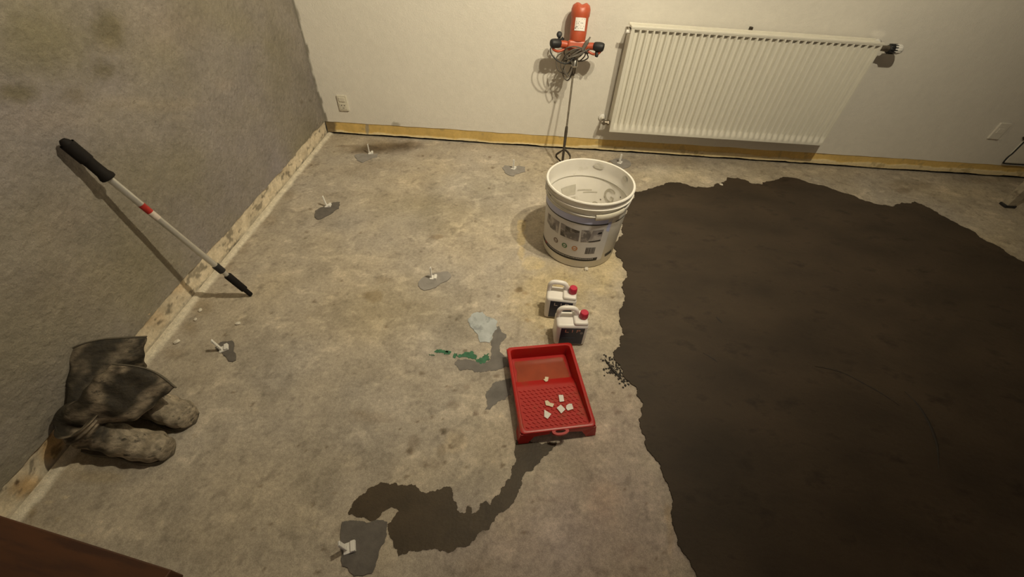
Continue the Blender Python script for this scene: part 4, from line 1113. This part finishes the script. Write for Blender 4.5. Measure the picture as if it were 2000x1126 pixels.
zc_ = .70                                  # height of the handle bar along the shaft
bm = bmesh.new()
prof = [(0, .745 - .03), (.040, .715), (.044, .722), (.046, .760), (.047, .83), (.051, .838), (.052, .868), (.046, .886), (.030, .897), (0, .898)]
lathe(bm, prof, 36)
for v in bm.verts:           # shallow valley across the domed top
    if v.co.z > .87: v.co.z -= .010 * math.exp(-(v.co.x / .014) ** 2)
for k in range(5): box(bm, -.040, -.020, -.049 + k * 0, -.044, .780 + k * .0, .7801)
mo = auto(obj('motor_housing', bm, M_orange_b, mx), 40)
bm = bmesh.new(); n = 10; rows = []
for z in (.766, .826):
    rows.append([bm.verts.new((.0485 * math.sin(a), -.0485 * math.cos(a), z)) for a in [-.62 + 1.24 * i / n for i in range(n + 1)]])
for i in range(n): bm.faces.new((rows[0][i], rows[0][i + 1], rows[1][i + 1], rows[1][i]))
o = obj('rating_plate', bm, M_chip, mo, True); o['label'] = 'white rating plate'
bm = bmesh.new()
for z, a0, a1 in ((.818, .1, .5), (.806, -.5, -.12), (.798, -.5, -.2), (.790, -.5, -.1), (.782, -.5, -.25), (.774, -.5, -.15), (.800, .02, .3), (.786, .05, .45), (.776, .0, .3)):
    q = [bm.verts.new((.0489 * math.sin(a), -.0489 * math.cos(a), zz)) for a, zz in ((a0, z), (a1, z), (a1, z + .003), (a0, z + .003))]; bm.faces.new(q)
obj('plate_lines', bm, M_photo, o)
# housing base / handle bars
bm = bmesh.new(); box(bm, -.054, .054, -.036, .036, .672, .722, .012, seg=3)
obj('handle_yoke', bm, M_orange_b, mx)
for s in (-1, 1):
    bm = bmesh.new()
    path = smoothpath([(s * .040, -.004, .696), (s * .075, -.008, .700), (s * .105, -.014, .700)], 4)
    tube(bm, path, .0185, 16)
    h = auto(obj('handle', bm, M_orange_b, mx), 60); h['label'] = 'left orange handle' if s < 0 else 'right orange handle'
    bm = bmesh.new()
    tube(bm, smoothpath([(s * .098, -.013, .700), (s * .108, -.018, .700), (s * .132, -.024, .699), (s * .144, -.028, .697), (s * .150, -.030, .696)], 3), [.020, .0215, .022, .023, .0235, .024, .0235, .023, .022, .021, .019, .016, .009], 18)
    obj('grip', bm, M_black, h, True)
    bm = bmesh.new(); tube(bm, smoothpath([(s * .060, .0, .680), (s * .095, -.004, .664), (s * .125, -.014, .668), (s * .138, -.022, .684)], 4), .007, 10)
    obj('guard', bm, M_orange_b, h, True)
bm = bmesh.new(); lathe(bm, [(0, 0), (.010, 0), (.015, .004), (.015, .014), (.010, .018), (0, .018)], 20, axisM((-.105, -.005, .742), (0, -1, .2)))
tube(bm, [(-.100, -.006, .715), (-.105, -.006, .742)], .008, 10); tube(bm, [(-.088, -.010, .715), (-.080, -.012, .730)], .009, 10)
auto(obj('speed_dial', bm, M_black, mx), 40)
bm = bmesh.new(); tube(bm, smoothpath([(.112, -.010, .685), (.118, -.014, .664), (.116, -.016, .650)], 3), [.008, .008, .009, .010, .010, .009, .008], 10); obj('trigger', bm, M_black, mx, True)
# gearbox, chuck, shaft, paddle
bm = bmesh.new(); lathe(bm, [(0, .640), (.022, .640), (.026, .650), (.034, .662), (.036, .680), (0, .680)], 28); auto(obj('gearbox', bm, M_gear, mx), 40)
bm = bmesh.new(); lathe(bm, [(0, .588), (.013, .588), (.015, .592), (.0195, .596), (.0200, .622), (.017, .632), (.017, .644), (0, .644)], 24); auto(obj('chuck', bm, M_chrome, mx), 40)
bm = bmesh.new(); lathe(bm, [(0, .548), (.0085, .548), (.0085, .556), (.0125, .558), (.0125, .588), (0, .588)], 12); o = auto(obj('coupling', bm, M_darkmetal, mx), 40)
bm = bmesh.new(); lathe(bm, [(.0058, .13), (.0058, .56)], 16); obj('shaft', bm, M_shaft, mx, True)
bm = bmesh.new(); lathe(bm, [(.0075, .006), (.0080, .16), (.0095, .24), (.0085, .265), (.0055, .275)], 14); pd = obj('mixing_paddle', bm, M_mud, mx, True); pd['label'] = 'mud-caked mixing paddle'
bm = bmesh.new(); R_ = .050
tube(bm, [(R_ * math.cos(a), R_ * math.sin(a), .010) for a in [2 * PI * i / 32 for i in range(33)]], .005, 8); obj('bottom_ring', bm, M_mud, pd, True)
for k in range(2):
    bm = bmesh.new(); rows = []
    for i in range(25):
        f = i / 24; a = k * PI + .4 + f * PI * 1.15; z = .010 + f * .125; r = R_ * max(.15, math.sqrt(max(0, 1 - (max(0, f - .45) / .56) ** 2)))
        c = Vector((r * math.cos(a), r * math.sin(a), z)); rd = Vector((math.cos(a), math.sin(a), 0)); 
        rows.append([bm.verts.new(c + rd * .004 + Vector((0, 0, .004))), bm.verts.new(c - rd * .004 + Vector((0, 0, .006))), bm.verts.new(c - rd * .004 - Vector((0, 0, .006))), bm.verts.new(c + rd * .004 - Vector((0, 0, .004)))])
    for a, b in zip(rows, rows[1:]):
        for j in range(4): bm.faces.new((a[j], a[(j + 1) % 4], b[(j + 1) % 4], b[j]))
    obj('blade', bm, M_mud, pd, True)
# power cord: from the left grip round and coiled several times about the gearbox
pts = [(-.135, -.030, .690), (-.148, -.035, .668), (-.135, -.045, .640), (-.095, -.050, .612), (-.050, -.050, .606), (-.020, -.048, .630), (.010, -.042, .655), (.050, -.044, .668)]
bm = bmesh.new(); tube(bm, smoothpath(pts, 7), .0036, 8); obj('power_cord', bm, M_black, mx, True)
cl = []
rnd = random.Random(9)
for k in range(5 * 14):
    a = 2 * PI * k / 14; lp = k // 14
    rx = .060 + .012 * math.sin(lp * 2.1); 
    cl.append((rx * math.cos(a) + .006 * math.sin(lp * 1.7), .050 * math.sin(a) - .006, .652 + .016 * math.sin(a + lp) + .010 * math.cos(lp * 1.3) + .022 * math.cos(a * 1 + lp * .35)))
bm = bmesh.new(); tube(bm, smoothpath(cl, 2), .0036, 7); o = obj('coiled_cord', bm, M_cable, mx, True); o['label'] = 'dusty grey cord coiled round the neck'
for pts in ([(-.050, .010, .650), (-.078, .020, .600), (-.050, .030, .560), (-.015, .030, .545), (.000, .026, .585), (-.020, .015, .640)],
            [(-.045, -.020, .650), (-.060, -.020, .590), (-.030, -.012, .540), (-.012, -.008, .575), (-.016, -.02, .640)],
            [(-.030, .03, .650), (-.058, .05, .565), (-.024, .05, .520), (.002, .045, .570), (-.01, .03, .640)],
            [(-.075, .0, .660), (-.105, .02, .630), (-.085, .04, .570), (-.030, .04, .555), (-.01, .03, .60)]):
    bm = bmesh.new(); tube(bm, smoothpath(pts, 6), .0034, 7); obj('cord_loop', bm, M_cable, mx, True)
bm = bmesh.new(); tube(bm, smoothpath([(.028, -.048, .672), (.040, -.052, .700), (.052, -.054, .722), (.062, -.052, .740)], 4), [.010] * 4 + [.011] * 4 + [.007, .005, .004, .004, .004], 10); obj('plug', bm, M_cable, mx, True)

# ------------------------------------------------------------------ boots
def boot_mat():
    return mat('muddy_black_rubber', (1, 1, 1), .75, attr=True, noise=.45, nscale=38, bump=.8, bscale=45, fine=.22, dirt=(.030, .024, .016), dscale=26, dlo=.57, dhi=.68, stretch=(1, 1.6, 2.6))
M_boot = boot_mat(); M_sole = mat('dusty_rubber_sole', (.10, .085, .062), .85, noise=.3, nscale=30)
M_boottoe = mat('dusty_grey_rubber', (.185, .160, .122), .8, noise=.22, nscale=22, bump=.4, bscale=50, dirt=(.09, .075, .055), dscale=22, dlo=.55, dhi=.68, fine=.1)
def ring_pts(c, u, v, n=28, flat=0.0, e=2.3):
    out = []
    for i in range(n):
        a = 2 * PI * i / n; ca, sa = math.cos(a), math.sin(a)
        x = math.copysign(abs(ca) ** (2 / e), ca); y = math.copysign(abs(sa) ** (2 / e), sa)
        out.append(c + u * x + v * y)
    return out
def loft(bm, rings, n, capa=True, capb=False):
    R = [[bm.verts.new(p) for p in r] for r in rings]
    for a, b in zip(R, R[1:]):
        for i in range(n): bm.faces.new((a[i], a[(i + 1) % n], b[(i + 1) % n], b[i]))
    if capa:
        c = bm.verts.new(sum((v.co for v in R[0]), Vector()) / n)
        for i in range(n): bm.faces.new((c, R[0][(i + 1) % n], R[0][i]))
    if capb:
        c = bm.verts.new(sum((v.co for v in R[-1]), Vector()) / n)
        for i in range(n): bm.faces.new((c, R[-1][i], R[-1][(i + 1) % n]))
    return R
def interp(keys, k=5):
    # keys: list of (A, B, w) top point, bottom point, half width vector
    out = []
    As = smoothpath([a for a, b, w in keys], k); Bs = smoothpath([b for a, b, w in keys], k); Ws = smoothpath([w for a, b, w in keys], k)
    return list(zip(As, Bs, Ws))
def make_boot(label, heel, toe, shaft, seed):
    heel = Vector(heel); toe = Vector(toe)
    d = (toe - heel); L = d.length; d.normalize(); s = Vector((-d.y, d.x, 0)); up = Vector((0, 0, 1))
    def P(t, z): return heel + d * (t * L) + up * z
    t0 = thing('rubber_boot', label, 'boot', heel)
    keys = [(P(1.0, .030), P(1.0, .018), s * .012), (P(.985, .050), P(.99, .006), s * .030), (P(.93, .066), P(.93, .004), s * .038), (P(.80, .074), P(.80, .004), s * .045), (P(.66, .084), P(.64, .005), s * .045),
            (P(.52, .098), P(.46, .012), s * .043), (P(.44, .115), P(.26, .014), s * .039), (P(.42, .128), P(.06, .004), s * .039), (P(.42, .138), P(-.005, .040), s * .041), (P(.43, .150), P(.02, .090), s * .043), (P(.44, .165), P(.04, .130), s * .046)]
    foot = interp(keys, 4)
    # shaft keys: (centre, half-width vector, half-thickness vector)
    lastA, lastB, lastW = foot[-1]
    rings = []; n = 32
    for A, B, w in foot: rings.append(ring_pts((A + B) / 2, w, (A - B) / 2, n))
    c0 = (lastA + lastB) / 2; v0 = (lastA - lastB) / 2; w0 = lastW
    cs = smoothpath([c0] + [Vector(k[0]) for k in shaft], 7)[1:]; ws = smoothpath([w0] + [Vector(k[1]) for k in shaft], 7)[1:]; vv = smoothpath([v0] + [Vector(k[2]) for k in shaft], 7)[1:]
    ns = len(cs)
    rs = []
    for i, (c, w, v) in enumerate(zip(cs, ws, vv)): rs.append(ring_pts(c, w, v, n, e=2.0))
    rings += rs
    # wrinkles and a ridge: displace outward by noise along length
    rnd = random.Random(seed); ph = [rnd.uniform(0, 6) for _ in range(6)]
    NF = len(foot)
    out = []
    for ri, r in enumerate(rings):
        c = sum(r, Vector()) / n; q = []
        for i, p in enumerate(r):
            a = 2 * PI * i / n
            amp = .0 if ri < 6 else .0032
            if NF - 8 < ri < NF + 8: amp = .0060
            k = math.sin(ri * 1.25 + ph[0] + 1.3 * math.sin(a + ph[1])) * .9 + math.sin(ri * .6 + 2 * a + ph[2]) * .5 + math.sin(ri * .35 + 3 * a + ph[3]) * .4
            dd = (p - c); l = dd.length
            q.append(p + (dd / l) * amp * k if l > 1e-5 else p)
        out.append(q)
    nr = len(out)
    for ri in range(nr - 10, nr):
        c = sum(out[ri], Vector()) / n; wv = vv[-1]; k = (ri - nr + 11) / 10
        for i, p in enumerate(out[ri]):
            t_ = max(-1, min(1, (p - c).dot(wv) / wv.length_squared)); ext_ = (cs[-1] - cs[-3]).normalized()
            out[ri][i] = p + ext_ * (.014 * k * (1 - t_ * t_) + .004 * k * math.sin(3 * t_ + seed))
    for q in out:
        for p in q: p.z = max(p.z, .003)
    bm = bmesh.new()
    R = loft(bm, [[p - heel for p in r] for r in out], n)
    o = obj('boot_shell', bm, M_boot, t0, True)
    me = o.data; nv = len(me.vertices)
    co = np.zeros(nv * 3); me.vertices.foreach_get('co', co); co = co.reshape(-1, 3)
    along = co[:, 0] * d.x + co[:, 1] * d.y
    w1 = fbm(co[:, 0] + co[:, 2], co[:, 1] - co[:, 2], 16, 4, seed)
    toe = sstep(along / L + (w1 - .5) * .5, .40, .62) * (1 - sstep(co[:, 2], .085, .12))
    mud = sstep(fbm(co[:, 0] * .7 + co[:, 2] * .5, co[:, 1] * .8 - co[:, 2] * 2.4, 22, 5, seed + 4, .65), .44, .60) * (.55 if seed == 3 else .95)
    dark = np.array([.026, .020, .012]); tan_ = np.array([.215, .172, .122]); grey = np.array([.255, .213, .156])
    col = dark + (tan_ - dark) * mud[:, None]; g2 = grey * (.45 + 1.1 * fbm(co[:, 0], co[:, 1] * 2, 30, 4, seed + 9, .7))[:, None]
    col = col * (1 - toe[:, None]) + g2 * toe[:, None]
    ca = me.color_attributes.new('Col', 'FLOAT_COLOR', 'POINT')
    ca.data.foreach_set('color', np.concatenate([col, np.ones((nv, 1))], 1).astype(np.float32).ravel())
    so = o.modifiers.new('solid', 'SOLIDIFY'); so.thickness = .0042; so.offset = -1
    sb = o.modifiers.new('sub', 'SUBSURF'); sb.levels = 1; sb.render_levels = 1
    # sole with a slightly wider welt
    bm = bmesh.new(); N2 = 48; top = []; bot_ = []
    def outline(a, g):
        t = .5 + .505 * math.cos(a)
        wdt = np.interp(t, [0, .06, .2, .45, .7, .85, .95, 1.0], [.018, .032, .037, .034, .043, .041, .029, .012]) + g
        return t, wdt
    xs = []
    for i in range(N2):
        a = 2 * PI * i / N2; t, w = outline(a, .003)
        sgn = 1 if math.sin(a) >= 0 else -1
        xs.append(heel + d * (t * L) + s * (w * sgn * min(1, abs(math.sin(a)) * 2.2)) - heel)
    top = [bm.verts.new(x + up * .016) for x in xs]; bt = [bm.verts.new(x) for x in xs]
    bm.faces.new(top); bm.faces.new(bt[::-1])
    for i in range(N2): bm.faces.new((top[i], bt[i], bt[(i + 1) % N2], top[(i + 1) % N2]))
    auto(obj('sole', bm, M_sole, t0), 40)
    # rolled rim at the shaft opening
    last = out[-1]
    bm = bmesh.new(); tube(bm, [p - heel for p in last] + [last[0] - heel], .0026, 6, cap=False); obj('top_rim', bm, M_sole, t0, True)
    return t0
def ring_from(l, r, far, near, zl, zr, zf, zn):
    L_, R_2, Fp, Np = at(*l, zl), at(*r, zr), at(*far, zf), at(*near, zn)
    return (L_ + R_2) / 2, (R_2 - L_) / 2, (Fp - Np) / 2
def span(l, r, zl, zr, thick):      # flattened shaft section between two points seen at pixels l and r
    A_, B_ = at(*l, zl), at(*r, zr); c = (A_ + B_) / 2
    vd = (c - Vector((0, 0, H))).normalized(); v = (B_ - A_) / 2
    vd = (vd - v.normalized() * vd.dot(v.normalized())).normalized()
    return tuple(c), tuple(vd * thick), tuple(v)
make_boot('muddy dark rubber boot standing nearer the pole, its shaft upright against the wall', (-1.262, .668, 0), (-.998, .606, 0),
          [((-1.238, .668, .150), (-.004, .038, -.004), (.054, .012, .012)), span((133, 790), (282, 722), .140, .085, .026), span((134, 725), (284, 695), .190, .140, .022), span((134, 684), (285, 656), .222, .190, .018)], 3)
make_boot('muddy dark rubber boot nearest the camera, its shaft flopped over to the right', (-1.285, .524, 0), (-1.005, .503, 0),
          [((-1.245, .540, .135), (-.010, .040, .010), (.044, .004, -.012)), span((152, 775), (258, 822), .195, .125, .026), span((186, 738), (308, 785), .228, .142, .020), span((222, 709), (345, 754), .246, .160, .014)], 8)

# ------------------------------------------------------------------ loose crumbs
M_crumb = mat('pale_plaster_crumb', (.62, .57, .48), .9, noise=.1)
def crumb(x, y, r, lab_, z=0.0, m=None, seed=0):
    rnd = random.Random(seed)
    bm = bmesh.new(); bmesh.ops.create_icosphere(bm, subdivisions=2, radius=r)
    for v in bm.verts: v.co = Vector((v.co.x * 1.3, v.co.y, v.co.z * .6)) * rnd.uniform(.8, 1.2)
    p = at(x, y); o = obj('plaster_crumb', bm, m or M_crumb); o.location = (p.x, p.y, z + r * .45); o.rotation_euler = (0, 0, rnd.uniform(0, 3)); tag(o, lab_, 'crumb', 'pale plaster crumbs on the floor')
for i, (x, y, r, lab_) in enumerate([(1408, 361, .009, 'pale crumb lying at the far edge of the wet screed'), (465, 632, .008, 'pale crumb on the floor between the pole foot and the small pin'), (346, 668, .009, 'pale crumb at the wall foot just above the boots'),
                                     (392, 606, .007, 'pale crumb on the floor near the wall foot left of the pole tip'), (382, 624, .006, 'pale crumb beside the mortar ridge below the pole shadow'), (1145, 526, .010, 'pale crumb stuck under the front of the bucket')]):
    crumb(x, y, r, lab_, seed=i)

# ------------------------------------------------------------------ ceiling lamp that holds the two bulbs
t = thing('ceiling_lamp', 'two bulb ceiling lamp above the middle of the room', 'lamp', (.78, 1.02, ZC))
bm = bmesh.new(); box(bm, -.22, .22, -.03, .03, -.03, 0, .004); obj('mounting_bar', bm, M_white, t)
M_bulb = bpy.data.materials.new('lit_bulb'); M_bulb.use_nodes = True
b = M_bulb.node_tree.nodes['Principled BSDF']; b.inputs['Emission Color'].default_value = (1, .8, .5, 1); b.inputs['Emission Strength'].default_value = 3
for s in (-.16, .16):
    bm = bmesh.new(); tube(bm, [(s, 0, -.03), (s, 0, -.07)], .018, 14); so = obj('bulb_socket', bm, M_white, t)
    bm = bmesh.new(); bmesh.ops.create_uvsphere(bm, u_segments=16, v_segments=10, radius=.018)
    for v in bm.verts: v.co += Vector((s, 0, -.084))
    obj('bulb', bm, M_bulb, so, True)
